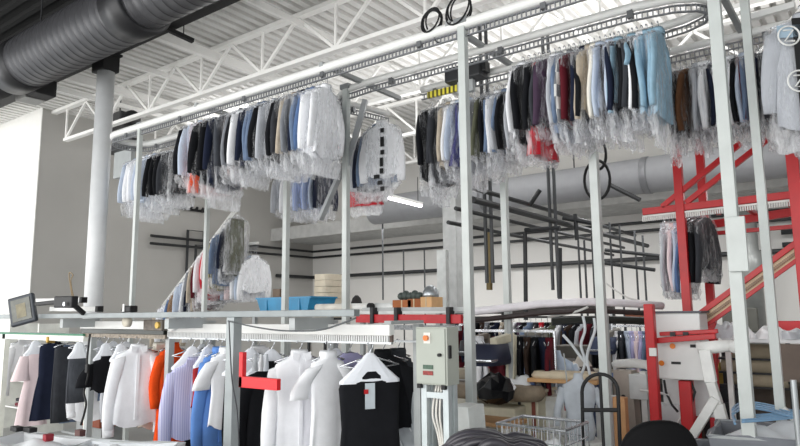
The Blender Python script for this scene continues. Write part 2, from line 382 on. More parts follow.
# ================================================================== garments
HOOKM = CHROME
GC = {'black': '17181c', 'charcoal': '3a3c41', 'navy': '1d2336', 'dark grey': '4a4d53', 'grey': '85888e', 'pale grey': 'b9bcc2', 'white': 'f4f5f8',
      'cream': 'efeade', 'light blue': '93b3c6', 'pale blue': 'bfcadb', 'blue': '5a739c', 'grey-blue': '6e7f99', 'indigo': '35346e', 'brown': '6b4a33', 'dark brown': '3a2d26',
      'beige': 'bdb1a0', 'maroon': '5a1a24', 'red': 'c62836', 'orange': 'f2541b', 'olive': '5f6150', 'tan': '94755a', 'lavender': 'b7b3da', 'pink': 'efdcde', 'plum': '4b3a4c', 'rust': '8a4e3a'}
def fabric(color):
    if color == 'white plaid': return plaid('dadad6', '77797d')
    if color == 'blue striped': return stripes('9db0dc', 'd3dcf2', 'Y', 10)
    if color == 'lavender striped': return stripes('b4b4da', 'd2d3ec', 'Y', 16)
    if color == 'yellow striped': return stripes('d8cf9a', '2b2b28', 'Y', 10)
    return mat(GC[color], .85, var=.03 if color in ('white', 'cream', 'pink', 'lavender', 'pale grey', 'pale blue') else .12, scale=14, bump=.12, spec=.2)
def ring(hw, ht, z, n=20, e=.75, amp=0, ph=0, k=5, cx=0, cy=0):
    P = []
    for j in range(n):
        a = 2*PI*j/n; c, s_ = math.cos(a), math.sin(a)
        y = hw*math.copysign(abs(c)**e, c); x = ht*math.copysign(abs(s_)**e, s_)
        x += amp*math.sin(k*a+ph)+amp*.6*math.sin((k+4)*a-ph*2)
        P.append(Vector((cx+x, cy+y, z)))
    return P
def hanger(root, W, cape=False, wire=True):
    h = MB().tube([(0, -W, -.10-.28*W), (0, 0, -.095), (0, W, -.10-.28*W)], .006 if wire else .012, 6)
    h.tube([(0, -W, -.10-.28*W), (0, 0, -.12-.3*W), (0, W, -.10-.28*W)], .004, 6)
    h = h.build('hanger', CHROME if wire else WHITE, root, world=False, smooth=True)
    pts = [(0, .02, -.045)]+[(0, .022*math.cos(math.radians(a)), -.024+.024*math.sin(math.radians(a))) for a in range(0, 200, 25)]
    MB().tube([(0, 0, -.1), (0, 0, -.07), (0, .012, -.05)]+[(0, .022*math.cos(math.radians(a)), -.026+.024*math.sin(math.radians(a))) for a in range(-20, 200, 25)], .004, 6).build('hook', HOOKM, h, world=False, smooth=True)
    if cape:   # white paper shoulder cover
        w, d = W*1.02, .105+W*.34
        MB().loft([ring(.02, .012, -.075, 12), ring(.05, .022, -.1, 12), ring(w*.6, .032, -.075-d*.62, 12), ring(w, .034, -.08-d, 12), ring(w*1.0, .03, -.1-d, 12)], cap=True).build('paper_shoulder_cover', PAPER, root, world=False)
    return h
def top(root, color, L=.78, W=.21, T=.035, sleeve='long', collar=True, seed=0, flare=1.06, m=None, face=False, sl=None, neck=0.):
    R = random.Random(seed); m = m or fabric(color); ph = R.random()*6
    lv = [(-.105, .065, .04), (-.135+neck*0, W*.55, .042), (-.115-.28*W, W*.93, .04), (-.15-.28*W, W, T*1.05), (-.30, W*.97, T), (-.30-(L-.30)*.33, W*.93, T), (-.30-(L-.30)*.66, W*.98*flare**.5, T*1.05), (-L-.0, W*flare, T*1.1)]
    rings = [ring(b, c, a, amp=max(0, (-a-.2))*.016, ph=ph+a*1.5, k=4+seed % 3, cx=.008*math.sin(a*9+ph)) for a, b, c in lv]
    for j, p in enumerate(rings[-1]): p.z += .03*abs(p.y/W)**2 - .012*math.sin(j*1.3)
    body = MB().loft(rings, cap=False)
    body.add(rings[-2], [])
    o = body.build('shirt_body' if collar else 'garment_body', m, root, world=False, smooth=True)
    if sleeve:
        SL = sl or (.58 if sleeve == 'long' else .23)
        for sg in (-1, 1):
            a0 = Vector((0, sg*(W-.035), -.135-.28*W)); b0 = Vector((.02*R.uniform(-1, 1), sg*(W+.015+.02*R.random()+(.05 if sleeve == 'short' else 0)), a0.z-SL))
            rs = []
            for i in range(6):
                t = i/5; c = a0.lerp(b0, t)+Vector((.012*math.sin(t*5+ph), sg*.03*math.sin(t*PI), 0)); r = .072-.022*t if sleeve == 'long' else .078
                rs.append([c+Vector((T*1.0*math.cos(2*PI*j/10)*(1-.2*t), r*math.sin(2*PI*j/10), .02*math.sin(2*PI*j/10)*-sg*(1-t))) for j in range(10)])
            s_ = MB().loft(rs).build('sleeve', m, root, world=False, smooth=True)
            if sleeve == 'long' and face:
                MB().loft([[c0+Vector((0, 0, d)) for c0 in rs[-1]] for d in (.045, -.012)], cap=True).build('cuff', m, s_, world=False, smooth=True)
    if collar:
        MB().loft([ring(.062, .045, -.125, 14), ring(.066, .05, -.09, 14), ring(.06, .042, -.068, 14), ring(.05, .034, -.085, 14)], cap=False).build('collar', m, root, world=False, smooth=True)
        if face:
            for sg in (-1, 1):
                MB().prism([(.046, sg*.012, -.1), (.05, sg*.07, -.085), (.052, sg*.075, -.14), (.052, sg*.03, -.155)], (.006, 0, 0)).build('collar_point', m, root, world=False)
            MB().span((T*1.02, -.014, -L+.06), (T*1.12+.008, .014, -.17)).build('button_placket', m, root, world=False)
    return o
def trousers(root, color, L=.95, W=.13, T=.03, seed=0, clip=False):
    R = random.Random(seed); m = fabric(color); ph = R.random()*6
    o = MB().loft([ring(W, T*.6, -.13, amp=.0), ring(W, T*.9, -.17, ph=ph), ring(W*1.04, T, -.13-L*.35, amp=.006, ph=ph), ring(W*1.08, T, -.13-L*.7, amp=.008, ph=ph+.6), ring(W*1.0, T*.95, -.13-L, amp=.008, ph=ph+1)], cap=True).build('trouser_leg', m, root, world=False, smooth=True)
    MB().loft([ring(W*.92, T*1.15, -.13-L*.96, ph=ph), ring(W*.98, T*1.2, -.13-L*.55), ring(W*.92, T*.8, -.14)], cap=True).build('trouser_leg', m, root, world=False, smooth=True)
    return o
def dress(root, color, L=1.1, W=.19, T=.04, seed=0, sleeve=None, flare=1.35, waist=.8):
    R = random.Random(seed); m = fabric(color); ph = R.random()*6
    lv = [(-.105, .06, .03), (-.11-.25*W, W*.82, .035), (-.27, W*.85, T), (-.45, W*waist, T*.9), (-.45-(L-.45)*.4, W*(waist+flare)/2, T*1.1), (-L, W*flare, T*1.35)]
    o = MB().loft([ring(b, c, a, amp=max(0, -a-.3)*.03, ph=ph, k=6) for a, b, c in lv], cap=False).build('dress_body', m, root, world=False, smooth=True)
    if sleeve:
        for sg in (-1, 1):
            MB().loft([ring(.055, .03, -.15, 10, cy=sg*W*.8), ring(.07, .045, -.28, 10, amp=.006, cy=sg*W*1.0), ring(.1, .06, -.42, 10, amp=.012, cy=sg*W*1.1)], cap=False).build('sleeve', m, root, world=False, smooth=True)
    return o
def bag(root, L, W, T=.05, seed=0, ext=.2, m=None):
    R = random.Random(seed); lv = [(-.05, .025, .018), (-.095, .075, .05), (-.11-.28*W, W+.02, T*.95), (-.2, W+.045, T)]
    n = 7
    for i in range(1, n+1): lv.append((-.2-(L-.2)*i/n, W+.05+.008*R.uniform(-1, 1), T*(1+.12*R.uniform(-1, 1))))
    for i in range(1, 4): lv.append((-L-ext*i/3, (W+.04)*(1-.09*i*R.random()), T*(1.05-.12*i)))
    rings = []
    for a, b, c in lv:
        rg = ring(b, c, a, 22); k = .004 if a > -L*.9 else .013
        for p in rg: p += Vector((R.gauss(0, k), R.gauss(0, k), R.gauss(0, k*.8)))
        rings.append(rg)
    return MB().loft(rings, cap=False).build('plastic_bag', m or FILM, root, world=False, smooth=True)
KW = {'shirt': 'shirt', 'tee': 'short-sleeved shirt', 'jacket': 'jacket', 'trousers': 'trousers', 'dress': 'long dress', 'coat': 'long coat'}
cnt = {}
def bagged(loc, color, kind, label, group, rz=0, L=None, ext=.2, seed=0, W=None, film=None, T=None, sc=1.06):
    t = thing('bagged_'+{'tee': 'shirt'}.get(kind, kind), label, 'bagged garment', loc, rz, group); t.scale = (sc, sc, sc)
    R = random.Random(seed*13+5); W = W or .2+R.uniform(-.015, .02); T = T or .024
    if kind == 'shirt': L = L or .76; top(t, color, L, W, T, 'long', True, seed)
    elif kind == 'tee': L = L or .7; top(t, color, L, W, T, 'short', True, seed)
    elif kind == 'jacket': L = L or .8; top(t, color, L, W+.01, T*1.2, 'long', False, seed, sl=.56)
    elif kind == 'coat': L = L or 1.05; top(t, color, L, W+.01, T*1.2, 'long', False, seed, flare=1.12)
    elif kind == 'trousers': L = L or .72; trousers(t, color, L-.13, .125, T*.95, seed)
    elif kind == 'dress': L = L or 1.1; dress(t, color, L, W*.92, T*1.1, seed)
    hanger(t, W*.97 if kind != 'trousers' else .18)
    bag(t, L, W if kind != 'trousers' else max(.16, W-.03), T+.016, seed, ext, film)
    return t
def row(items, lane, ymid, phrase, group, sx=4, z=ZT-.03, dy=-.23, Lk=1., seed0=0):
    """items: (pixel column of the near edge, colour, kind[, length, bag overhang])"""
    for i, it in enumerate(items):
        px, color, kind = it[:3]; px += sx; L = it[3]*Lk if len(it) > 3 else None; ext = it[4] if len(it) > 4 else (.1+.14*rnd.random())*Lk
        X = aY(px, ymid, lane+dy).x
        lab = 'bagged %s %s, %s from far end of the %s' % (color, KW[kind], ORD[i+1], phrase)
        bagged((X, lane, z), color, kind, lab, group, rnd.uniform(-.16, .16), L, ext, seed0+i)
# first row, on the rail nearest the beam
B1 = [(176, 'black', 'jacket'), (183, 'pale blue', 'shirt', .8), (188, 'orange', 'dress', 1.0, .04), (192, 'black', 'coat', .82), (200, 'black', 'coat', .95), (206, 'navy', 'coat', .98), (211, 'dark grey', 'jacket', .9), (217, 'rust', 'trousers', .85), (223, 'grey', 'shirt'), (227, 'black', 'jacket', .8),
      (232, 'white', 'shirt'), (237, 'navy', 'jacket', .85), (242, 'grey-blue', 'shirt'), (247, 'grey-blue', 'shirt'), (251, 'black', 'jacket', .8), (257, 'pale grey', 'shirt'), (262, 'black', 'trousers', .8), (267, 'black', 'coat', .85), (272, 'charcoal', 'jacket'),
      (277, 'beige', 'shirt'), (282, 'grey', 'shirt'), (286, 'navy', 'shirt'), (291, 'grey-blue', 'shirt'), (296, 'blue', 'shirt'), (302, 'white', 'shirt', .85), (307, 'white', 'shirt', .85)]
row(B1, 5.0, 140, 'front overhead row', 'bagged clothes under the front rail', seed0=100)
# two black-and-white groups at the far end of the first rail
A1 = [(119, 'pale blue', 'shirt', 0.79), (123, 'white', 'shirt', 0.79), (127, 'white', 'shirt', 0.82), (131, 'pale blue', 'shirt', 0.84), (134, 'white', 'shirt', 0.84), (138, 'pale blue', 'shirt', 0.84),
      (144, 'black', 'jacket', 0.72), (149, 'black', 'jacket', 0.74), (154, 'black', 'jacket', 0.77), (159, 'charcoal', 'jacket', 0.74), (164, 'black', 'trousers', 0.74)]
row(A1, 5.62, 185, 'small group by the white column', 'bagged clothes beside the white column', seed0=200)
B2 = [(272, 'pale grey', 'jacket', .7), (279, 'white', 'shirt', .7), (286, 'white', 'shirt', .72), (293, 'blue striped', 'shirt', .72), (300, 'blue striped', 'shirt', .74), (306, 'pale blue', 'shirt', .72), (312, 'navy', 'shirt', .7)]
row(B2, 7.9, 190, 'short row behind front row', 'bagged clothes on the short back rail', seed0=230)
# second rail
D1 = [(417, 'black', 'coat', .95), (424, 'charcoal', 'coat', .98), (429, 'charcoal', 'coat', .98), (436, 'beige', 'shirt', .85), (441, 'white', 'shirt'), (446, 'pale blue', 'shirt', .85), (450, 'indigo', 'dress', .85), (455, 'pale blue', 'shirt', .85), (460, 'pale grey', 'coat', .9),
      (471, 'olive', 'coat', .8), (476, 'black', 'jacket', .8), (481, 'grey-blue', 'jacket', .8), (486, 'white', 'shirt', .7), (490, 'pale grey', 'jacket', .8), (494, 'grey-blue', 'shirt'), (498, 'black', 'jacket', .75), (503, 'charcoal', 'jacket', .75), (508, 'pale grey', 'shirt')]
row(D1, 6.25, 125, 'row by striped guard bar', 'bagged clothes behind the middle post', seed0=300, z=ZT-.08)
E1 = [(514, 'white', 'shirt', .85), (520, 'black', 'jacket', .9), (526, 'black', 'coat', .78), (531, 'red', 'dress', 1.0, .06), (536, 'charcoal', 'jacket', .74), (541, 'plum', 'jacket', .72), (547, 'white', 'shirt', .68), (552, 'pale grey', 'shirt'), (557, 'grey-blue', 'coat', .9), (562, 'white plaid', 'shirt', .8), (567, 'maroon', 'jacket'),
      (573, 'black', 'jacket', .8), (578, 'navy', 'shirt', .8), (582, 'beige', 'shirt', .72), (588, 'cream', 'shirt', .74), (594, 'pale blue', 'shirt', .74), (600, 'dark brown', 'trousers', .8), (605, 'pale blue', 'shirt'), (609, 'navy', 'jacket', .8), (614, 'light blue', 'shirt', .72), (618, 'black', 'jacket', .8), (624, 'charcoal', 'jacket', .8),
      (628, 'light blue', 'tee', .5), (633, 'black', 'coat', .8), (638, 'white', 'shirt', .78), (643, 'light blue', 'shirt', .84), (649, 'light blue', 'shirt', .86), (655, 'light blue', 'shirt', .86)]
row(E1, 5.64, 90, 'row ending in blue shirts', 'bagged clothes ending in light blue shirts', seed0=340, sx=0, z=ZT-.09)
F1 = [(664, 'black', 'jacket'), (669, 'black', 'trousers', .8), (674, 'dark brown', 'trousers', .85), (680, 'brown', 'jacket', .8), (686, 'dark brown', 'trousers', .85), (691, 'pale grey', 'shirt'), (696, 'white', 'shirt'), (701, 'white', 'shirt', .8), (707, 'navy', 'jacket', .8), (713, 'white', 'shirt', .82), (719, 'white', 'shirt', .82), (725, 'white', 'shirt', .8),
      (731, 'black', 'jacket', .8), (736, 'maroon', 'jacket', .75), (741, 'pale blue', 'shirt'), (746, 'grey-blue', 'jacket', .8), (751, 'navy', 'jacket', .8), (757, 'charcoal', 'trousers', .85), (763, 'charcoal', 'coat', .9), (769, 'charcoal', 'coat', .9)]
row(F1, 6.9, 110, 'row above the red frame', 'bagged clothes above the red frame', seed0=400, Lk=.88)
# clothes that face the camera where the curled rail end turns away
C1 = [('white', 'shirt', .72), ('grey-blue', 'shirt', .78), ('navy', 'jacket', .82), ('pale grey', 'shirt', .8), ('red', 'dress', .93)]
for i, (c, k, L) in enumerate(C1):
    a = aY(382, 125, 6.35+.1*i); x = a.x-.02*i
    t = bagged((x-.06*i, 6.35+.11*i, ZT-.05), c, k, 'bagged %s %s, %s of those facing out at the curled rail end' % (c, KW[k], ('front', 'second', 'third', 'fourth', 'last')[i]), 'bagged clothes at the curled rail end', -PI/2+.22, L, .12, 500+i, sc=1.15)
    if i == 0:
        for j, (dy, z, w, h) in enumerate(((.03, -.20, .045, .05), (.03, -.33, .045, .11), (.03, -.45, .045, .05), (.02, -.56, .04, .1), (.02, -.66, .045, .06), (-.04, -.72, .07, .045), (0, -.79, .06, .045), (.03, -.86, .05, .05))):
            MB().box((.062, dy, z), (.004, w, h)).build('printed_mark', BLACK, t, world=False)
# big bag close to the camera with ring emblems printed on it
g = aY(799, 14, 5.8)
for i, (c, k, L) in enumerate((('pale grey', 'shirt', .92), ('charcoal', 'jacket', .9), ('black', 'coat', .95), ('red', 'dress', .6))):
    t = bagged((g.x+.02+.045*i, 5.8+.10*i, ZT-.2), c, k, 'bagged %s %s, %s of those by the big rail loop' % (c, KW[k], ('ring-printed front one', 'second', 'third', 'last')[i]), 'bags nearest the big rail loop', -PI/2+.5, L, .15, 520+i, W=.22, sc=1.12)
    if i == 0:
        MB().span((.058, -.10, -.95), (.06, -.04, -.12)).build('printed_strip', BLACK, t, world=False)
        for (y, z, r) in ((-.13, -.25, .07), (-.09, -.58, .075), (-.02, -.82, .07)):
            em = MB().tube([(.066, y+r*math.cos(2*PI*q/20), z+r*math.sin(2*PI*q/20)) for q in range(20)], .0065, 6, closed=True)
            em.tube([(.066, y-.035, z+.04), (.066, y+.03, z+.04), (.066, y-.03, z-.04), (.066, y+.035, z-.04)], .007, 6)
            em.build('ring_emblem', WHITE, t, world=False, label='white ring emblem with a Z shaped stroke')
        MB().span((.056, -.2, -.26), (.06, .2, -.17)).build('printed_band', mat('9fb4c4'), t, world=False)
        MB().lathe([(.04, .056), (.04, .062)], (0, .06, -.15), 16, axis=0).build('round_sticker', mat('7a2430'), t, world=False)
# sloping row
r0, r1 = aY(163, 306, 8.2), aY(238, 206, 8.2)
sl = thing('sloping_conveyor_rail', 'white conveyor rail climbing from the lower track to the overhead rails', 'conveyor rail', (r0.x, 8.2, r0.z))
MB().tube([r0, r1], .035, 8).build('rail_tube', WHITE, sl, smooth=True)
MB().bar(r0-Vector((0, 0, .07)), r1-Vector((0, 0, .07)), .03, .04).build('chain_guide', mat('c9c9c6'), sl)
hcol = ['beige', 'white', 'pale blue', 'blue', 'tan', 'cream', 'pale blue', 'white', 'navy', 'grey', 'beige', 'maroon', 'white', 'red', 'pink', 'yellow striped', 'grey-blue', 'navy', 'olive', 'olive']
for i, c in enumerate(hcol):
    f = .08+.9*i/(len(hcol)-1); q = r0.lerp(r1, f); k = 'trousers' if c == 'olive' else ('shirt' if i % 3 else 'jacket')
    bagged((q.x+.05, 8.2, q.z-.06), c, k, 'bagged %s %s, %s up from foot of sloping rail' % (c, KW[k], ORD[i+1]), 'bagged clothes on the sloping rail', rnd.uniform(-.3, .3), max(.36, min(.95, (q.z-1.8)/1.25)), .06, 550+i, sc=1.25)
q0, q1 = aY(206, 256, 8.6), aY(258, 248, 8.6)
rail('short lower rail behind the sloping row', [(q0.x, 8.6), (q1.x, 8.6)], z=q0.z+.06, tube_r=.03)
for i, c in enumerate(['blue', 'white', 'beige', 'pale blue', 'white', 'charcoal', 'pale blue', 'pink', 'white', 'pale blue', 'white']):
    X = q0.x+(q1.x-q0.x)*(i+.5)/11; k = 'shirt' if i % 4 else 'jacket'
    bagged((X, 8.6, q0.z), c, k, 'bagged %s %s, %s from far end of low rail behind sloping row' % (c, KW[k], ORD[i+1]), 'bagged clothes on the low rail', rnd.uniform(-.2, .2), .66, .14, 580+i, sc=1.25)

# ================================================================== red steel conveyor on the right
RY = 8.0
def rp(x, y, Y=RY): return aY(x, y, Y)
rf = thing('red_steel_frame', 'tall red steel conveyor frame with slanting braces beside the broad white post', 'steel frame', (rp(680, 300).x, RY, 0))
def redbar(n, p, q, w=.07, h=None, m=RED): return MB().bar(p, q, w, h).build(n, m, rf, bevel=.004)
for x, yb, Y in ((677, 152, RY), (700, 152, 8.9)):
    p = aY(x, 158, Y); MB().bar((p.x, Y, 0.0), (p.x, Y, aY(x, 140, Y).z), .095).build('post', RED, rf, bevel=.005)
p = aY(793, 165, 6.9); MB().bar((p.x, 6.9, 0), (p.x, 6.9, p.z+.1), .1).build('post', RED, rf, bevel=.005)
a, b = rp(643, 212), rp(800, 194); b = a+(b-a)*1.3
redbar('top_rail', a, b, .06, .08)
tr = MB(); n = 90
for i in range(n):
    q = a.lerp(b, i/n); tr.box((q.x, q.y-.02, q.z-.09), (.014, .02, .06))
tr.bar(a-Vector((0, .02, .06)), b-Vector((0, .02, .06)), .03, .02); tr.build('toothed_chain', mat('dcdad6', .4), rf)
redbar('top_rail', aY(708, 225, 8.9), aY(800, 211, 8.9), .06, .1); redbar('top_rail', aY(708, 234, 8.9), aY(800, 226, 8.9), .05, .05)
redbar('brace', rp(662, 207), rp(741, 143), .06); redbar('brace', rp(686, 203), rp(768, 139), .06)
for x in (703, 742, 790): redbar('cross_piece', rp(x, 204), (rp(x, 204).x, 8.9, rp(x, 204).z), .05)
a, b = rp(694, 318, 7.4), rp(800, 240, 7.4); b = a+(b-a)*1.25
redbar('sloping_beam', a, b, .05, .055); redbar('sloping_beam', a-Vector((0, 0, .165)), b-Vector((0, 0, .165)), .045, .04)
tr = MB()
for i in range(80):
    q = a.lerp(b, i/80)-Vector((0, 0, .09)); tr.box(q, (.02, .03, .03))
tr.build('toothed_chain', mat('9a8068', .5), rf); MB().bar(a-Vector((0, -.03, .085)), b-Vector((0, -.03, .085)), .02, .09).build('chain_guard', mat('e0c9a8', .5), rf)
hI = [(660, 'pale grey', 'shirt'), (664, 'white', 'shirt'), (668, 'pink', 'shirt'), (672, 'pale blue', 'shirt'), (677, 'blue', 'shirt'), (683, 'white', 'shirt'), (690, 'black', 'jacket'), (696, 'black', 'jacket'), (702, 'charcoal', 'jacket')]
for i, (x, c, k) in enumerate(hI):
    x -= 5; q = aY(x, 240, RY+.35-.26); zz = aY(x, 207 if i > 5 else 216, RY+.35).z
    bagged((q.x+.06, RY+.35, zz-.02), c, k, 'bagged %s %s, %s from far end on the red frame' % (c, KW[k], ORD[i+1]), 'bagged clothes on the red frame', rnd.uniform(-.15, .15)-.25*(i > 5), .62 if i > 5 else .72, .12, 620+i, sc=1.2)
MB().tube([aY(648, 215, RY+.35)+Vector((0, 0, .02)), aY(710, 206, RY+.35)+Vector((0, 0, .02))], .02, 8).build('rail_tube', STEEL, rf, smooth=True)

# ================================================================== lower garment conveyor (at eye level)
LY = 3.7; LY2 = 4.02; LZ = 1.5
def lx(px, y=380, Y=LY): return aY(px, y, Y).x
x0, x1 = lx(170, 332), lx(392, 332)
lt = thing('garment_conveyor', 'white slotted conveyor track at eye level carrying loose shirts', 'conveyor', ((x0+x1)/2, LY, 0))
MB().span((x0, LY-.03, LZ+.045), (x1, LY+.03, LZ+.125)).build('track_cover', WHITE, lt, bevel=.006)
MB().span((x0, LY-.012, LZ-.015), (x1, LY+.012, LZ+.0)).build('hook_rail', STEEL, lt); MB().span((lx(-10), LY2-.012, LZ-.015), (x1, LY2+.012, LZ)).build('hook_rail', STEEL, lt)
tk = MB(); n = int((x1-x0)/.022)
for i in range(n): tk.span((x0+i*.022, LY-.028, LZ), (x0+i*.022+.011, LY+.02, LZ+.045))
tk.build('slot_fingers', mat('dddedd', .5), lt)
MB().span((x0, LY-.005, LZ), (x1, LY+.02, LZ+.05)).build('slot_backing', mat('6b5d57', .8, var=.4, scale=40), lt)
for px in (176, 300, 388):
    x = lx(px); MB().span((x-.03, LY2+.03, 0), (x+.03, LY2+.09, LZ+.12)).build('leg', GREY, lt); MB().span((x-.03, LY, LZ+.125), (x+.03, LY2+.09, LZ+.15)).build('arm', GREY, lt)
xa, xb = lx(83, 334), lx(166, 334)
dt = thing('dark_conveyor_track', 'dark green-black conveyor track section to the far side of the white slotted track', 'conveyor track', ((xa+xb)/2, LY, LZ))
MB().span((xa, LY-.03, LZ+.02), (xb, LY+.03, LZ+.07)).build('track_body', mat('20261f', .4), dt, bevel=.004)
MB().span((xa, LY-.04, LZ+.07), (xb, LY+.04, LZ+.15)).build('top_guard', WHITE, dt, bevel=.004)
MB().span((xa, LY-.01, LZ-.02), (xb, LY+.01, LZ+.02)).build('hook_rail', mat('8b7f70', .5, var=.4, scale=40), dt)
for px in (85, 163):
    x = lx(px); MB().span((x-.03, LY+.03, 0), (x+.03, LY+.09, LZ+.06)).build('leg', GREY, dt)
xa, xb = lx(-14, 340), lx(86, 338)
wr = thing('garment_rack', 'white garment rack with green topped bar holding the pink dress', 'rack', ((xa+xb)/2, LY, 0))
MB().span((xa, LY-.03, LZ-.07), (xb, LY+.03, LZ-.01)).build('top_bar', mat('f2f2ea', .5), wr)
MB().span((xa, LY-.035, LZ-.01), (xb, LY+.035, LZ+.012)).build('green_strip', mat('2f7a5a', .5), wr)
for px in (3, 84):
    x = lx(px); MB().span((x-.04, LY-.03 if px < 50 else LY+.04, 0), (x+.04, LY+.03 if px < 50 else LY+.1, LZ-.01)).build('upright', mat('eef0e6', .5), wr)
# grey bar on posts above the conveyor
FY = 3.3; zb = aY(200, 314.5, FY).z
gb = thing('grey_steel_bar', 'long grey steel bar running level above the lower garment conveyor', 'bar', (lx(150, 314, FY), FY, zb))
MB().span((lx(-40, 314, FY), FY-.03, zb-.024), (lx(357, 314, FY), FY+.03, zb+.024)).build('bar_tube', mat('868c8d', .45, .2), gb, bevel=.004)
for px in (60, 165, 290): MB().span((lx(px, 314, FY)-.03, FY+.02, zb-.12), (lx(px, 314, FY)+.03, LY+.01, zb-.03)).build('bracket', GREY, gb)
q = aY(234, 330, FY); fp = thing('front_post', 'stout grey post with red bracket in front of the lower garment conveyor', 'post', (q.x, FY, 0))
MB().span((-.045, -.04, 0), (.045, .04, zb-.024)).build('upright', mat('9ba1a2', .4, .2), fp, world=False, bevel=.004)
MB().span((-.09, -.09, 0), (.09, .09, .02)).build('base_plate', GREY, fp, world=False)
rb = MB(); r1, r2, r3 = aY(243, 352, FY-.06), aY(243, 381, FY-.06), aY(279, 376, FY-.06)
MB().span((r1.x-.02, FY-.08, r2.z-.045), (r1.x+.02, FY-.04, r1.z)).span((r1.x-.02, FY-.08, r2.z-.045), (r3.x, FY-.04, r2.z+.035)).build('red_bracket', mat('e0232a', .4), fp, bevel=.004)
# sagging and dangling cables
def cable(pts, r, label, m=BLACK, sub=6, name='cable', cat='cable'):
    P = [Vector(p) for p in pts]; out = []
    for i in range(len(P)-1):
        p0, p1, p2, p3 = P[max(i-1, 0)], P[i], P[i+1], P[min(i+2, len(P)-1)]
        for k in range(sub):
            t = k/sub; out.append(.5*((2*p1)+(p2-p0)*t+(2*p0-5*p1+4*p2-p3)*t*t+(3*p1-p0-3*p2+p3)*t**3))
    out.append(P[-1]); return MB().tube(out, r, 6).build(name, m, label=label, cat=cat, smooth=True)
cable([aY(x, y, 3.24) for x, y in ((228, 321), (250, 326), (275, 330), (300, 331), (325, 329), (356, 318))], .006, 'thin dark cable sagging below the grey bar in front of the white track', mat('565a5c'))
cable([aY(x, y, 3.22) for x, y in ((229, 322), (230, 345), (232, 380), (237, 410), (239, 446))], .005, 'thin black cable dangling along the stout grey post', mat('3a3c40'))
cable([aY(x, y, 3.5) for x, y in ((90, 334), (87, 360), (88, 375), (84, 392), (86, 405), (81, 425))], .011, 'black cord with a small switch dangling in front of the lavender-white blouse')
p = aY(87, 373, 3.48); MB().box((0, 0, 0), (.05, .03, .09)).build('cord_switch', BLACK, label='small black switch hanging halfway down the black cord', cat='switch', bevel=.008).location = p

# ------------------------------------------------------------------ loose garments
CAPE = .075
def hung(px, color, kind, label, L, W=.21, rz=0, cape=False, seed=0, wire=True, dz=0, Y=LY, z=LZ, sc=1.05, cat=None, T=.03, group=None, extra=None, sl=None, m=None, flare=1.06):
    X = lx(px, 385, Y); nm = {'shirt': 'dress_shirt', 'tee': 'short_sleeved_shirt', 'jacket': 'jacket', 'coat': 'long_coat', 'dress': 'dress', 'trousers': 'trousers', 'tank': 'sleeveless_top'}[kind]
    t = thing(nm, label, cat or {'tee': 'shirt', 'tank': 'top'}.get(kind, kind), (X, Y, z+dz), rz, group); t.scale = (sc, sc, sc)
    if kind == 'shirt': top(t, color, L, W, T, 'long', True, seed, face=True, sl=sl, m=m, flare=flare)
    elif kind == 'tee': top(t, color, L, W, T, 'short', not cape, seed, m=m, flare=flare)
    elif kind in ('jacket', 'coat'): top(t, color, L, W, T*1.2, 'long', True, seed, sl=sl, face=color == 'white', m=m, flare=flare)
    elif kind == 'tank': top(t, color, L, W, T, None, False, seed, m=m, flare=flare)
    elif kind == 'dress': dress(t, color, L, W, T, seed, extra)
    elif kind == 'trousers': trousers(t, color, L-.13, W, T, seed)
    if cape:
        for ch in t.children:
            ch.location.z -= CAPE+.02
    hanger(t, W*.97 if kind != 'trousers' else W*1.1, cape, wire); return t
d = hung(33, 'pink', 'dress', 'pale pink dress with wide fluttering sleeves on the white rack', 0.92, 0.125, -0.1, True, 1, extra='flutter')
hung(21, 'white', 'shirt', 'white blouse mostly hidden behind the pink dress', .5, .16, -0.12, False, 2, Y=LY2)
d = hung(47, 'navy', 'dress', 'dark navy dress on a gold clip beside the pink dress', .92, 0.12, -0.1, False, 3)
MB().box((.02, 0, -.06), (.05, .09, .07)).build('gold_clip', mat('b3924a', .35, .7), d, world=False, bevel=.01)
hung(52, 'black', 'dress', 'long black dress between the navy dress and the grey trousers', .94, 0.13, 0, False, 4, Y=LY2)
d = hung(62, 'charcoal', 'trousers', 'charcoal trousers folded on a hanger beside the navy dress', .92, 0.1, 0, False, 5)
d = hung(77, 'dark grey', 'trousers', 'warm grey skirt clipped to a white hanger, short hem', .6, .1, -0.1, True, 6, cat='skirt')
hung(70, 'grey-blue', 'trousers', 'grey-blue trousers with lower hem showing under the grey skirt', 1.0, 0.1, 0, False, 7, Y=LY2)
hung(94, 'white', 'shirt', 'white blouse with curved hem behind the hanging black cord', .84, 0.2, -0.2, True, 8, flare=1.25, Y=LY2)
hung(97, 'pale grey', 'tee', 'pale grey top just left of the small black top', .5, 0.13, 0, True, 9, Y=LY2)
d = hung(104, 'black', 'tee', 'small black short-sleeved top with a pink tag', .46, .125, -0.1, True, 10)
MB().box((.05, .08, -.33), (.006, .05, .06)).build('pink_tag', mat('e8a9b4'), d, world=False)
hung(111, 'grey-blue', 'tee', 'grey-blue garment squeezed between black top and brown garment', .62, 0.13, 0, True, 11, Y=LY2)
hung(119, 'brown', 'trousers', 'olive brown trousers beside the large white shirt', .72, 0.1, 0, True, 12, m=None)
hung(124, 'pale grey', 'shirt', 'pale grey shirt hidden behind the large white shirt', .7, 0.16, 0, True, 13, Y=LY2)
hung(136, 'white', 'shirt', 'large white dress shirt with long sleeves, next to the orange garment', .83, 0.2, -0.25, False, 14, sl=.7)
hung(158, 'cream', 'shirt', 'cream shirt with long tail between white shirt and orange garment', .9, 0.18, 0, False, 15, sl=.66, Y=LY2)
d = hung(171, 'orange', 'coat', 'bright orange full-length coat behind the lavender striped shirt', 1.12, 0.15, 0.05, False, 16, sl=.5, Y=LY2)
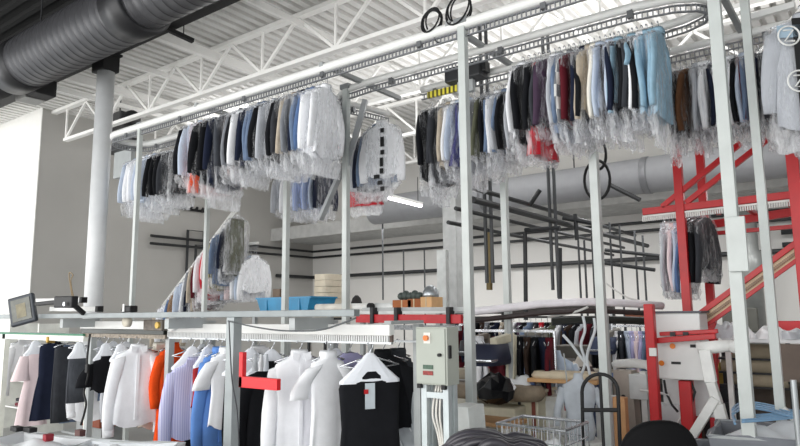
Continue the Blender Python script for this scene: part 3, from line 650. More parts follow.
hung(191, 'lavender striped', 'shirt', 'lavender striped dress shirt with curved hem in front of the orange coat', .76, .185, -0.2, True, 17, sl=.7)
hung(201, 'black', 'tank', 'black sleeveless top beside the dark red top', .46, 0.16, 0, True, 18, Y=LY2)
hung(206, 'maroon', 'tank', 'dark red short top on a white paper covered hanger', .5, 0.13, -0.1, True, 19, m=mat('a01018', .8, var=.15))
hung(209, 'black', 'jacket', 'black jacket between the dark red top and blue shirt', .62, 0.15, 0, True, 20, Y=LY2)
hung(219, 'blue', 'shirt', 'blue dress shirt with white cuffs partly behind a white top', 0.9, 0.155, -0.1, False, 21, sl=.74, m=mat('5f8cd0', .8, var=.12))
hung(226, 'white', 'tee', 'white short-sleeved top in front of the blue shirt beside the grey post', .72, 0.145, -0.15, False, 22)
hung(208, 'black', 'dress', 'long black dress whose hem shows below the blue shirt', 1.3, .19, -0.12, False, 23, Y=LY2)
hung(250, 'black', 'trousers', 'wide black trousers under a white paper cover behind red bracket', .82, .2, -0.47, True, 24)
hung(271, 'black', 'jacket', 'black jacket under a white paper cover with clear clips', .82, .2, -0.47, True, 25)
hung(258, 'white', 'shirt', 'white shirt with only its hem showing below the black clothes', .92, .19, -0.32, False, 26, Y=LY2)
hung(299, 'white', 'coat', 'long white laboratory coat with lapels, hung beside the black clothes', 1.15, .2, -0.4, False, 27, sl=.78)
hung(328, 'white', 'tee', 'off-white short-sleeved shirt next to the long white coat', .84, .14, -0.3, False, 28)
hung(336, 'navy', 'jacket', 'navy patterned jacket squeezed behind the black sleeveless dress', .4, .16, -0.32, True, 29, Y=LY2)
hung(350, 'lavender', 'dress', 'long lavender dress showing below and behind the black sleeveless dress', 1.03, 0.17, -0.3, False, 30, Y=LY2)
d = hung(370, 'black', 'tank', 'black sleeveless dress under a white paper shoulder cover with clear tag', .84, 0.225, -0.5, True, 31, cat='dress', flare=1.05)
MB().box((.05, -.02, -.36), (.006, .07, .17)).build('clear_tag', mat('c4cdd3', .2), d, world=False); MB().box((.056, -.05, -.33), (.006, .03, .03)).build('red_dot', RED, d, world=False)
hung(383, 'black', 'jacket', 'black jacket with one sleeve showing past the black sleeveless dress', .66, .21, -0.52, False, 32, sl=.42, Y=LY2)
hung(398, 'charcoal', 'tee', 'dark garment hanging against the grey control cabinet', .5, .12, -0.32, False, 33, Y=4.2)
# clear clips and little bits
for i, (px, c) in enumerate(((255, 'c9cdd1'), (261, 'd8dadc'), (266, 'b9bec4'))):
    q = aY(px, 371, 3.5); o = MB().loft([ring(.012, .01, .06, 8), ring(.02, .014, 0, 8), ring(.026, .016, -.07, 8)]).build('clear_clip', mat(c, .15), label='clear plastic hanger clip, %s of the three above the red bracket' % ('first', 'middle', 'last')[i], cat='clip', group='clear clips above the red bracket'); o.location = q

# ------------------------------------------------------------------ lamp, boxes and bits on the grey bar
LA = 3.15; c = aY(23, 310, LA)
fl = thing('flood_lamp', 'tilted rectangular flood lamp with dull amber glass on a black arm', 'lamp', c)
R = Matrix.Rotation(.62, 3, 'Z') @ Matrix.Rotation(-.12, 3, 'X') @ Matrix.Rotation(-.27, 3, 'Y')
def rot(mb): mb.v = [R @ p for p in mb.v]; return mb
rot(MB().box((0, 0, 0), (.27, .06, .31))).build('lamp_housing', mat('2b323b', .4), fl, world=False, bevel=.015)
rot(MB().box((-.0, -.033, 0), (.2, .008, .235))).build('glass', mat('62645d', .25, var=.25, scale=9), fl, world=False)
rot(MB().box((.0, -.036, -.01), (.1, .006, .15))).build('reflector', mat('776f52', .3, var=.3, scale=14), fl, world=False)
a, b = aY(37, 304, LA)-c, aY(58, 302, LA)-c; e = aY(75, 302, LA)-c
MB().bar(a, b, .05, .04).build('arm', BLACK, fl, world=False, bevel=.008); MB().bar(b-Vector((.02, 0, 0)), e, .07, .115).build('ballast', BLACK, fl, world=False, bevel=.012)
k = aY(65, 304, LA-.05)-c; MB().lathe([(.02, -.012), (.02, .0)], k, 14, axis=1).build('bolt', CHROME, fl, world=False)
MB().bar(e+Vector((-.05, .02, -.03)), Vector((e.x-.05, FY-LA-.03, zb-c.z+.02)), .04).build('mount', BLACK, fl, world=False)
for i, (p, q, lab) in enumerate((((36, 301), (82, 300), 'upper'), ((52, 309), (98, 309), 'lower'))):
    a, b = aY(*p, 3.45+.02*i), aY(*q, 3.45+.02*i); t = thing('white_tube', 'white square tube with a black end cap, %s of two behind the flood lamp' % lab, 'tube', a, group='white tubes behind the flood lamp')
    MB().bar(a, b, .06, .05).build('tube_body', WHITE, t, bevel=.004); MB().bar(b, b+(b-a).normalized()*.05, .065, .06).build('end_cap', BLACK, t, bevel=.004)
for px, py, lab in ((130, 309, 'black gadget with white clip on the grey bar beside the thin white post'),):
    q = aY(px, py, 3.3); t = thing('clamp_motor', lab, 'clamp', q); MB().box((0, 0, 0), (.13, .08, .06)).build('body', BLACK, t, world=False, bevel=.01); MB().bar((-.12, 0, -.02), (-.05, 0, .01), .03).build('lever', DARK, t, world=False); MB().box((-.03, -.045, .01), (.02, .01, .07)).build('clip', WHITE, t, world=False)
q = aY(127, 327, 3.4); MB().lathe([(.045, -.02), (.05, 0), (.05, .03), (.03, .035)], (0, 0, 0), 20, axis=1).build('cable_reel', mat('cfc8b8'), label='small round reel fixed under the grey bar at the thin white post', cat='reel', smooth=True).location = q
q = aY(172, 324, 3.5); t = thing('chain_pulley', 'round white drive wheel where the dark track meets the white track', 'wheel', q)
MB().lathe([(.06, -.02), (.065, 0), (.06, .03)], (0, 0, 0), 20, axis=1).build('rim', WHITE, t, world=False, smooth=True); MB().lathe([(.02, -.03), (.02, 0)], (0, 0, 0), 12, axis=1).build('hub', GREY, t, world=False)
q = aY(158, 325, 3.55); t = thing('drive_unit', 'brown-grey drive unit between the dark track and the white track', 'motor', q); MB().box((0, 0, 0), (.3, .12, .1)).build('housing', mat('6d655c', .6, var=.35, scale=20), t, world=False, bevel=.01); MB().cyl((.1, -.08, .0), (.1, -.06, 0), .03).build('cap', mat('d8b45a'), t, world=False)
q = aY(68, 272, 3.45); cable([aY(x, y, 3.45) for x, y in ((76, 305), (72, 290), (71, 280), (73, 275), (69, 274), (72, 296))], .006, 'twist of thin brown twine standing up behind the flood lamp arm', mat('8d7a5c'), name='twine', cat='twine')

# ------------------------------------------------------------------ grey control cabinet on a stand
KY = 3.8; x0, x1 = lx(416, 350, KY), lx(447, 350, KY); zt, zq = aY(416, 327, KY).z, aY(416, 384, KY).z; yb = aX(459, 355, x1).y
cb = thing('control_cabinet', 'grey-green electrical control cabinet with orange rotary switch on a steel stand', 'cabinet', ((x0+x1)/2, (KY+yb)/2, 0))
MB().span((x0, KY, zq), (x1, yb, zt)).build('cabinet_body', mat('b6bab0', .45, var=.04), cb, bevel=.006)
MB().span((x0+.008, KY-.012, zq+.01), (x1-.01, KY, zt-.01)).build('door', mat('a9aea4', .45, var=.04), cb, bevel=.004)
s = aY(427, 338, KY-.015); sw = MB().box(s, (.055, .006, .075)).build('switch_plate', mat('e8e6de'), cb); MB().lathe([(.02, -.025), (.017, 0)], s, 14, axis=1).build('rotary_switch', mat('e0782a', .4), sw)
for px, py, h, w in ((428, 367, '46604f', .11), (428, 373, '8d2f2a', .11)):
    s = aY(px, py, KY-.015); MB().box(s, (w*.75, .006, .028)).build('name_plate', mat(h, .5, var=.3, scale=60), cb)
s = aY(440, 355, KY-.015); MB().lathe([(.012, -.02), (.012, .01)], s, 10, axis=1).build('lock', BLACK, cb)
s = aX(450, 352, x1+.005); MB().box(s, (.012, .03, .09)).build('side_handle', BLACK, cb, bevel=.004)
for x in (x0+.05, x1-.03):
    for y in (KY+.04, yb-.04): MB().span((x-.022, y-.022, 0), (x+.022, y+.022, zq)).build('leg', mat('c2cacb', .4, .2), cb)
for z in (zq-.07, .45): MB().span((x0+.05, KY+.02, z-.02), (x1-.03, KY+.06, z+.02)).build('cross_bar', mat('c2cacb', .4, .2), cb)
for x in (x0+.03, x1-.03): MB().box((x, KY, zq-.01), (.03, .03, .03)).build('foot', BLACK, cb)
for k in range(3): cable([(x0+.12+.02*k, KY+.08, zq), (x0+.10+.03*k, KY+.05, zq-.2), (x0+.14+.015*k, KY+.07, zq-.4), (x0+.2, KY+.1, .2)], .008, 'white cable hanging below the control cabinet, %s of three' % ('first', 'middle', 'last')[k], mat('d9d6cf'))
MB().box((x0+.24, yb+.05, .72), (.2, .12, .3)).build('junction_box', mat('2d3640', .5), label='dark blue-black box mounted below the control cabinet', cat='box', bevel=.01)
MB().span((x0+.22, yb+.02, 0), (x0+.26, yb+.08, .6)).build('stand', GREY, bpy.data.objects['junction_box'])
# tall narrow white housing beside the stand
x2 = lx(456, 400, KY+.35); t = thing('white_housing', 'narrow white tapering housing behind the control cabinet stand', 'machine housing', (x2, KY+.5, 0))
MB().loft([[Vector((x2+a*w, KY+.5+b*.12, z)) for a, b in ((-1, -1), (1, -1), (1, 1), (-1, 1))] for w, z in ((.13, 0), (.09, .9), (.08, 1.02))]).build('shell', mat('dcdfdc', .4), t, bevel=.008)
MB().span((x2-.03, KY+.37, .5), (x2+.03, KY+.381, .58)).build('label_panel', DARK, t)
# covered rack beside the cabinet
x3 = lx(405, 410, 4.3); t = thing('covered_trolley', 'grey plastic covered trolley beside the cabinet stand', 'trolley', (x3, 4.4, 0))
MB().span((x3-.28, 4.2, .25), (x3+.22, 4.7, 1.12)).build('cover', mat('9da3a7', .3, var=.25, scale=8, bump=.4), t, bevel=.03)
for a, b in (((-.1, 1.08), (.14, .8)), ((-.18, 1.05), (.1, .6)), ((-.24, .95), (-.02, .5)), ((-.02, 1.1), (-.02, .3))): MB().bar((x3+a[0], 4.192, a[1]), (x3+b[0], 4.192, b[1]), .008).build('fold_line', mat('d5d9db', .3), t)
for sx in (-1, 1):
    for sy in (0, 1): MB().lathe([(.05, -.02), (.05, .02)], (x3+sx*.2-.03, 4.27+sy*.36, .05), 14, axis=1).build('caster', DARK, t); MB().cyl((x3+sx*.2-.03, 4.27+sy*.36, .05), (x3+sx*.2-.03, 4.27+sy*.36, .27), .015).build('stem', GREY, t)

# ------------------------------------------------------------------ laundry carts
def cart(cx, cy, rz, L, W, H, z0, label, m, linens, frame=GREY, group=None):
    t = thing('laundry_cart', label, 'laundry cart', (cx, cy, 0), rz, group); g = .03
    def rg(l, w, z, j=0): return [Vector((a*l/2+rnd.gauss(0, j), b*w/2+rnd.gauss(0, j), z+rnd.gauss(0, j))) for a, b in ((-1,-1),(-.5,-1),(0,-1),(.5,-1),(1,-1),(1,-.5),(1,0),(1,.5),(1,1),(.5,1),(0,1),(-.5,1),(-1,1),(-1,.5),(-1,0),(-1,-.5))]
    MB().loft([rg(L*.86, W*.84, z0), rg(L*.95, W*.94, (z0+H)/2, .008), rg(L+.02, W+.02, H-.02, .004), rg(L+.03, W+.03, H+.012, .008), rg(L-.05, W-.05, H+.01, .008), rg(L-.07, W-.07, H-.12, .01), rg(L*.8, W*.78, z0+.12)], cap=True).build('canvas_liner', m, t, world=False, smooth=False)
    MB().tube([(-L/2, -W/2, H), (L/2, -W/2, H), (L/2, W/2, H), (-L/2, W/2, H)], .014, 8, closed=True).build('rim', frame, t, world=False)
    for sx in (-1, 1):
        for sy in (-1, 1):
            MB().tube([(sx*L*.4, sy*W*.38, z0), (sx*L*.4, sy*W*.38, .1)], .014, 8).build('leg', frame, t, world=False)
            MB().lathe([(.05, -.018), (.05, .018)], (sx*L*.4, sy*W*.38, .05), 14, axis=1).build('caster', DARK, t, world=False)
    return t
def linen(name, loc, size, m, label, rz=0, seed=0, n=16, cat='linen'):
    R = random.Random(seed); ph = R.random()*6; mb = MB(); V = []; F = []
    for i in range(n+1):
        for j in range(n+1):
            u, v = i/n*2-1, j/n*2-1; r = min(1, math.hypot(u, v)); h = (1-max(abs(u), abs(v))**3)*(.7+.3*math.sin(u*5+ph)*math.cos(v*4-ph))+.12*math.sin(u*9+v*7+ph)*(1-r)
            V.append((u*size[0]/2*(1+.1*math.sin(v*4+ph)), v*size[1]/2*(1+.1*math.cos(u*4+ph)), max(0, h)*size[2]))
    for i in range(n):
        for j in range(n): a = i*(n+1)+j; F.append((a, a+n+1, a+n+2, a+1))
    o = mb.add(V, F).build(name, m, label=label, cat=cat, smooth=True); o.location = loc; o.rotation_euler[2] = rz; return o
LIN = mat('e6e8ea', .8, var=.06, bump=.2)
p = aZ(28, 446, .78); cart(p.x, p.y, .25, .95, .7, .78, .3, 'white lined laundry cart in the near corner below the pink dress', LIN, None)
linen('white_sheet', (p.x, p.y, .7), (.8, .55, .13), LIN, 'crumpled white sheets heaped in the cart below the pink dress', .2, 1)
for i, (px, py) in enumerate(((17, 431), (30, 432))):
    q = aZ(px, py, .83); MB().box((0, 0, 0), (.11, .06, .035)).build('black_clip', BLACK, label='flat black clip lying on the white cart rim, %s of two' % ('first', 'second')[i], cat='clip', bevel=.005).location = q
q = aZ(48, 441, .81); MB().box((0, 0, 0), (.05, .06, .05)).build('red_tag', mat('8a1f2c'), label='dark red tag on the edge of the white laundry cart', cat='tag', bevel=.005).location = q
p = aZ(112, 452, .80); cart(p.x, p.y, .5, .7, .6, .80, .3, 'white lined laundry cart below the large white shirt', mat('dfe3e6', .8, var=.08, bump=.3), None)
linen('white_sheet', (p.x, p.y, .72), (.6, .5, .12), LIN, 'crumpled white linen heaped in the cart below the white shirt', .5, 2)
q = aZ(80, 436, .72); MB().box((0, 0, 0), (.08, .05, .05)).build('brown_tag', mat('6d4a45'), label='small brownish tag between the two white carts', cat='tag').location = q
p = aY(104, 418, 4.9); t = thing('brown_crate', 'reddish brown crate standing behind the white shirts', 'crate', (p.x, 4.9, 0)); MB().box((p.x, 4.9, p.z), (.5, .4, .18)).build('tray', mat('8c4325'), t, bevel=.01); MB().span((p.x-.22, 4.75, 0), (p.x+.22, 5.05, p.z-.09)).build('pedestal', mat('8f9292'), t)
p = aY(270, 441, 3.9); t = thing('red_step_stool', 'dark red topped low stool below the black trousers', 'stool', (p.x, 3.9, 0)); MB().box((p.x, 3.9, p.z), (.34, .28, .06)).build('stool_top', mat('9c1d2a', .4), t, bevel=.01)
for sx in (-1, 1):
    for sy in (-1, 1): MB().bar((p.x+sx*.13, 3.9+sy*.1, p.z-.03), (p.x+sx*.15, 3.9+sy*.12, 0), .03).build('leg', mat('c9cfd4'), t)
# right-hand grey carts
GL = mat('777a80', .8, var=.12, bump=.3)
p = aZ(792, 436, .8); cart(p.x, p.y+.1, .1, 1.05, .75, .80, .25, 'grey canvas laundry cart at the foot of the white posts, heaped with white sheets', GL, None)
linen('white_sheet', (p.x, p.y+.1, .72), (.92, .62, .17), LIN, 'white sheets heaped in the grey canvas cart', .1, 3)
p2 = aZ(706, 448, .64); cart(p2.x-.1, p2.y, .3, .5, .5, .64, .25, 'small dark grey laundry cart beside the white leaning leg', mat('6d7076', .8, var=.12, bump=.2), None)
for k in range(4):
    pts = [aZ(x, y+k*2, .93+.01*k) for x, y in ((735, 420), (733, 408), (745, 402), (765, 404), (790, 410), (800, 411), (770, 414), (742, 416))]
    cable(pts[k % 2:], .008, '%s loop of pale blue air hose lying over the grey canvas cart' % ('outermost', 'second', 'third', 'innermost')[k], mat('7fa6c8', .35), name='air_hose', cat='hose')

# ================================================================== pipes and fittings at the back
def pipe(pts, r, label, name='pipe', m=PIPE, cat='pipe', group=None): return MB().tube(pts, r, 8).build(name, m, label=label, cat=cat, group=group)
PG = 'black pipes of the steam and air network'
for i, (py, n) in enumerate(((251, 'upper'), (257, 'middle'), (277, 'lower'))):
    zc = aY(322, py, YB-.12).z
    pipe([(XL+.12, 8.9 if i < 2 else 13.0, zc), (XL+.12, YB-.14, zc), (-8.5, YB-.14, zc), (2.5, YB-.14, zc)], .035 if i < 2 else .05, '%s of three long black pipes along the back wall' % n, group='long black pipes along the back wall')
for i, z in enumerate((3.2, 2.95, 2.75)):
    pipe([(-1.5, YB-.2, z), (5.5, YB-.2, z)], .05, '%s black pipe on the back wall behind the red frame' % ('upper', 'middle', 'lower')[i], group='black pipes behind the red frame')
for i, (px, py) in enumerate(((188, 230), (196, 245))):
    q = aX(px, py, XL+.1); pipe([(XL+.1, q.y, 1.8), (XL+.1, q.y, q.z), (XL+.1, q.y+.5, q.z), (XL+.1, q.y+.5, 1.8)], .035, '%s black pipe bracket loop on the grey side wall' % ('outer', 'inner')[i], group='black pipe loops on the grey wall')
q = aX(186, 209, XL+.06); t = thing('wall_hook_strip', 'short black strip of hooks on the grey side wall', 'hook strip', q)
MB().box((0, 0, 0), (.04, 1.1, .06)).build('strip', BLACK, t, world=False)
for k in range(6): MB().bar((.02, -.45+.18*k, -.02), (.08, -.42+.18*k, .08), .05).build('hook', BLACK, t, world=False)
# runs going away from the camera and their drops
PX = -4.0
for i, (py, r) in enumerate(((200, .045), (189, .035), (212, .03), (226, .03))):
    q = aX(497, py+6, PX-.25*i); z = q.z
    pipe([(PX-.25*i, 6.9+.2*i, z), (PX-.25*i, 14.3, z)], r, 'black pipe running back below the grey duct, %s from the top' % ORD[(2, 1, 3, 4)[i]], group=PG)
for i, (px, py0, py1, Y) in enumerate(((487, 160, 283, 8.3), (493, 160, 283, 8.3), (553, 150, 290, 9.4), (559, 150, 298, 9.4), (582, 240, 320, 11), (588, 240, 320, 11), (596, 232, 320, 11.6), (615, 222, 325, 12.2), (625, 225, 325, 12.2), (640, 230, 325, 12.6), (648, 235, 325, 12.6), (383, 210, 300, 12.0), (425, 250, 300, 13.8), (404, 250, 300, 13.8))):
    a, b = aY(px, py0, Y), aY(px, py1, Y); top_ = 6.2 if px in (383, 487, 493, 553, 559) else a.z; bot_ = 0 if px > 570 or px in (404, 425) else b.z
    pipe([(b.x, Y, top_), (b.x, Y, bot_)], .028 if 480 < px < 570 else .02, 'upright black drop pipe, %s counting from the corner' % ORD[{383: 1, 404: 2, 425: 3, 487: 4, 493: 5, 553: 6, 559: 7, 582: 8, 588: 9, 596: 10, 615: 11, 625: 12, 640: 13, 648: 14}[px]], 'drop_pipe', mat('454749', .5, .2), group='upright black drop pipes')
for i, (x0, y0, x1, y1, Y) in enumerate(((525, 230, 560, 228, 9.4), (525, 232, 526, 320, 9.4), (560, 248, 560, 300, 9.8), (563, 218, 596, 224, 10), (575, 214, 577, 240, 10), (530, 205, 540, 190, 9), (610, 185, 640, 200, 10), (596, 262, 655, 270, 12.4), (605, 250, 660, 256, 12.4))):
    pipe([aY(x0, y0, Y), aY(x1, y1, Y)], .035, 'short black branch pipe, %s of the branches in the middle pipe work' % ORD[i+1], 'branch_pipe', group='short black branch pipes')
q = aY(489, 250, 9); pipe([aY(489.5, 232, 9.0), aY(489.5, 290, 9.0)], .05, 'thick dark pipe with brass coloured side dropping behind the white post', 'drop_pipe', mat('6a5a35', .5, .3))
# square column, channel and white board near the middle post
q = aY(453.5, 250, 11.0); MB().span((q.x-.16, 10.85, 0), (q.x+.16, 11.15, 4.2)).build('grey_riser_duct', mat('b0b2b1', .5), label='tall grey square riser behind the middle white post', cat='duct', bevel=.02)
q = aY(443.5, 300, 9.0); MB().span((q.x-.09, 8.95, 0), (q.x+.09, 9.05, aY(443, 250, 9).z)).build('wall_channel', mat('d3d6d4', .5), label='pale upright channel just left of the middle white post', cat='channel', bevel=.01)
# fluorescent batten
a, b = aY(389, 197, 9.5), aY(421, 206, 9.5); a = Vector((aZ(389, 198, a.z).x, 9.2, a.z)); 
t = thing('fluorescent_batten', 'glowing fluorescent tube lamp under the grey duct', 'ceiling lamp', a)
p0, p1 = aZ(389, 198, 3.75), aZ(421, 206, 3.75)
MB().bar(p0+Vector((0, 0, .04)), p1+Vector((0, 0, .04)), .1, .05).build('fitting', WHITE, t); MB().tube([p0, p1], .03, 8).build('tube', emit('fff4ff', 6), t)
for s in (.1, .9): q = p0.lerp(p1, s); MB().cyl(q, (q.x, q.y, 4.3), .008).build('hanger_wire', DARK, t)
# round hose reel on the duct
q = aY(597, 180, 8.2); t = thing('hose_hoop', 'black hose hoop hung behind the white post in front of the grey duct', 'hose', q)
MB().tube([(.17*math.cos(2*PI*k/20), 0, .26*math.sin(2*PI*k/20)) for k in range(20)], .02, 6, closed=True).build('hoop', BLACK, t, world=False, smooth=True)
MB().tube([(.02+.1*math.cos(2*PI*k/20), .05, .35+.2*math.sin(2*PI*k/20)) for k in range(20)], .02, 6, closed=True).build('hoop', BLACK, t, world=False, smooth=True)
# exhaust stack on the back wall, right
q = aY(750, 270, 13.9); t = thing('exhaust_stack', 'grey stepped exhaust stack standing against the back wall', 'exhaust pipe', (q.x, 13.9, 0))
MB().lathe([(.2, 0), (.2, 2.2), (.26, 2.25), (.3, 2.5), (.26, 2.75), (.18, 2.85), (.18, 4.2)], (q.x, 13.9, 0), 20).build('stack', mat('8f918f', .4, .3), t, smooth=True)
MB().span((q.x-.5, 13.6, 1.3), (q.x+.1, 14.1, 1.75)).build('fan_box', mat('55554f', .5), t, bevel=.02)

# ------------------------------------------------------------------ high shelf at the centre: boxes, bin, bales, dome
SY = 7.0
def sp(x, y, Y=SY): return aY(x, y, Y)
a, b = sp(262, 312, SY), sp(462, 304, SY); zs = a.z
sh = thing('long_shelf', 'long white shelf carrying the blue bin and brown boxes', 'shelf', ((a.x+b.x)/2, SY, 0))
MB().span((a.x, SY-.35, zs-.05), (b.x, SY+.45, zs)).build('shelf_board', mat('dcdedc', .5), sh, bevel=.005)
for px in (270, 345, 452):
    x = sp(px, 310).x
    for y in (SY-.3, SY+.4): MB().span((x-.03, y-.03, 0), (x+.03, y+.03, zs-.05)).build('upright', GREY, sh)
def on_shelf(px, w=0): return Vector((sp(px, 300).x, SY, zs))
q = on_shelf(296); t = thing('blue_bin', 'long bright blue plastic bin on the white shelf', 'bin', q); bm_ = mat('1f86b4', .4)
MB().loft([[Vector((a*l/2, b*(.28-.14*(1.13-l)), z)) for a, b in ((-1, -1), (1, -1), (1, 1), (-1, 1))] for l, z in ((1.0, 0), (1.13, .19), (1.18, .19), (1.18, .215), (1.07, .215), (.95, .06))]).build('bin_body', bm_, t, world=False)
for s in (-.35, 0, .35): MB().box((s, -.275, .1), (.03, .02, .16)).build('rib', bm_, t, world=False)
q = on_shelf(276); t = thing('grey_clutch_box', 'small dark box beside the blue bin', 'box', q+Vector((0, .1, .215))); MB().box((0, 0, .07), (.16, .2, .14)).build('carton', mat('6e5a48'), t, world=False, bevel=.005)
for i in range(7):
    q = Vector((aY(329, 300, 8.2).x, 8.2, zs-.1+.105*i)); o = MB().loft([ring(.24, .17, z_, 20, .45, .004, i) for z_ in (0, .02, .085, .1)]).build('folded_bale', mat('d6cbb6', .8, var=.1, bump=.3), label='cream folded cloth bundle, %s up in the stack by the corner' % ORD[i+1], cat='cloth bundle', group='stack of cream bundles by the corner', smooth=False); o.location = q; o.rotation_euler[2] = rnd.uniform(-.1, .1)
t = thing('bale_trolley', 'dark frame trolley under the stack of cream bundles', 'trolley', (q.x, 8.2, 0)); MB().span((q.x-.3, 7.95, zs-.14), (q.x+.3, 8.45, zs-.1)).build('deck', DARK, t)
for sx in (-.27, .27):
    for sy in (8.0, 8.4): MB().span((q.x+sx-.02, sy-.02, 0), (q.x+sx+.02, sy+.02, zs-.14)).build('leg', DARK, t)
for i, (px, w, h, c, lab) in enumerate(((412, .3, .13, 'a8643a', 'larger orange-brown carton on the long shelf'), (424, .2, .14, '9a5a34', 'orange-brown carton beside the larger carton'), (436, .17, .16, 'd8ac7c', 'pale tan carton under the silver dome'))):
    q = on_shelf(px)+Vector((0, -.1, 0)); t = thing('cardboard_carton', lab, 'carton', q); MB().box((0, 0, h/2), (w, .26, h)).build('carton_body', mat(c, .8), t, world=False, bevel=.004); MB().box((0, -.132, h/2), (.02, .003, h)).build('tape', mat('c9b391'), t, world=False)
q = on_shelf(435); MB().lathe([(.105, 0), (.105, .03), (.1, .07), (.075, .12), (.03, .15), (.005, .155)], (0, 0, 0), 24).build('silver_dome', mat('a9aeb1', .3, .7), label='silver dome standing on the tan carton', cat='dome', smooth=True).location = q+Vector((0, -.1, .16))
for i in range(5):
    q = on_shelf(406+4.5*i)+Vector((0, -.1, .13)); MB().ball((0, 0, .05), .06, (.9, 1, .85+.2*(i % 2)), 12).build('dark_roll', mat('4a5450', .6, var=.3), label='dark green-grey roll on the brown carton, %s of five' % ORD[i+1], cat='roll', group='dark rolls on the carton', smooth=True).location = q
for i, (px, pw, py, c, lab) in enumerate(((343, .55, 307, 'e9e4da', 'cream rolled sheet lying on the long shelf'), (362, .5, 301, 'eeeeea', 'white tube with black end lying on the long shelf'), (391, .9, 305, 'e2e4e2', 'long white folded panel on the long shelf'))):
    q = on_shelf(px); t = thing('rolled_sheet', lab, 'rolled sheet', q); MB().cyl((-pw/2, -.25+.1*i, .05), (pw/2, -.25+.1*i, .05), .05).build('roll', mat(c, .6), t, world=False, smooth=True); MB().cyl((pw/2, -.25+.1*i, .05), (pw/2+.06, -.25+.1*i, .05), .052).build('end_plug', BLACK if i == 1 else mat(c, .7), t, world=False)
q = on_shelf(352)+Vector((0, .1, 0)); MB().loft([ring(.1, .08, 0), ring(.1, .08, .06), ring(.06, .05, .18), ring(.02, .02, .22)]).build('cloth_hat', mat('2c2a28', .8), label='dark peaked cloth hat on the long shelf', cat='hat', smooth=True).location = q
# red rail under the shelf
a, b = sp(357, 318.5, 5.6), sp(462, 319, 5.6); t = thing('red_guard_rail', 'red rail with dark posts running under the long white shelf', 'rail', (a.x, 5.6, a.z))
MB().bar(a, b, .05, .09).build('red_board', mat('c01522', .4), t, bevel=.004); MB().bar(a+Vector((0, -.03, -.09)), b+Vector((0, -.03, -.09)), .04, .05).build('slotted_track', mat('8d9092', .5, var=.4, scale=40), t); MB().bar(a+Vector((.05, .05, .1)), b+Vector((0, .05, .1)), .04, .04).build('grey_bar', mat('b3b7b6', .5), t)
for s in (.18, .42, .9): q = a.lerp(b, s); MB().span((q.x-.02, 5.55, q.z-.05), (q.x+.02, 5.65, q.z+.12)).build('bracket', DARK, t)
for s in (.1, .88): q = a.lerp(b, s); MB().span((q.x-.02, 5.65, 0), (q.x+.02, 5.7, q.z)).build('leg', GREY, t)

# ------------------------------------------------------------------ long curved white track in the middle
pts = [aY(x, y, Y) for x, y, Y in ((470, 312, 6.3), (505, 308, 6.6), (540, 304, 6.8), (575, 302, 7.0), (602, 302, 7.2), (630, 303.5, 7.6), (662, 306, 8.0))]
t = thing('curved_white_track', 'long gently curved white conveyor tube with dark rail beneath, behind the white posts', 'conveyor rail', pts[3])
MB().tube(pts, .045, 10).build('tube', mat('f3eef2', .4), t, smooth=True)
MB().tube([p+Vector((0, .03, -.1)) for p in pts], .03, 8).build('dark_rail', mat('3a2f2e', .5), t); MB().tube([p+Vector((0, .3, -.2)) for p in pts[2:]], .045, 8).build('dark_rail', mat('2a2c28', .5), t)
for p in (pts[1], pts[4], pts[6]): MB().cyl((p.x, p.y+.1, 0), (p.x, p.y+.1, p.z-.08), .03).build('support_leg', GREY, t)
cable([aY(x, y, 7.0) for x, y in ((548, 317), (560, 315), (575, 312), (588, 307))], .014, 'thin pale strap rising to the curved white track', mat('cfcfcb'))
cable([aY(x, y, 9.0) for x, y in ((606, 283), (618, 292), (632, 299), (650, 302))], .012, 'pale cable sagging beyond the white post towards the red frame', mat('c9c7c3'))

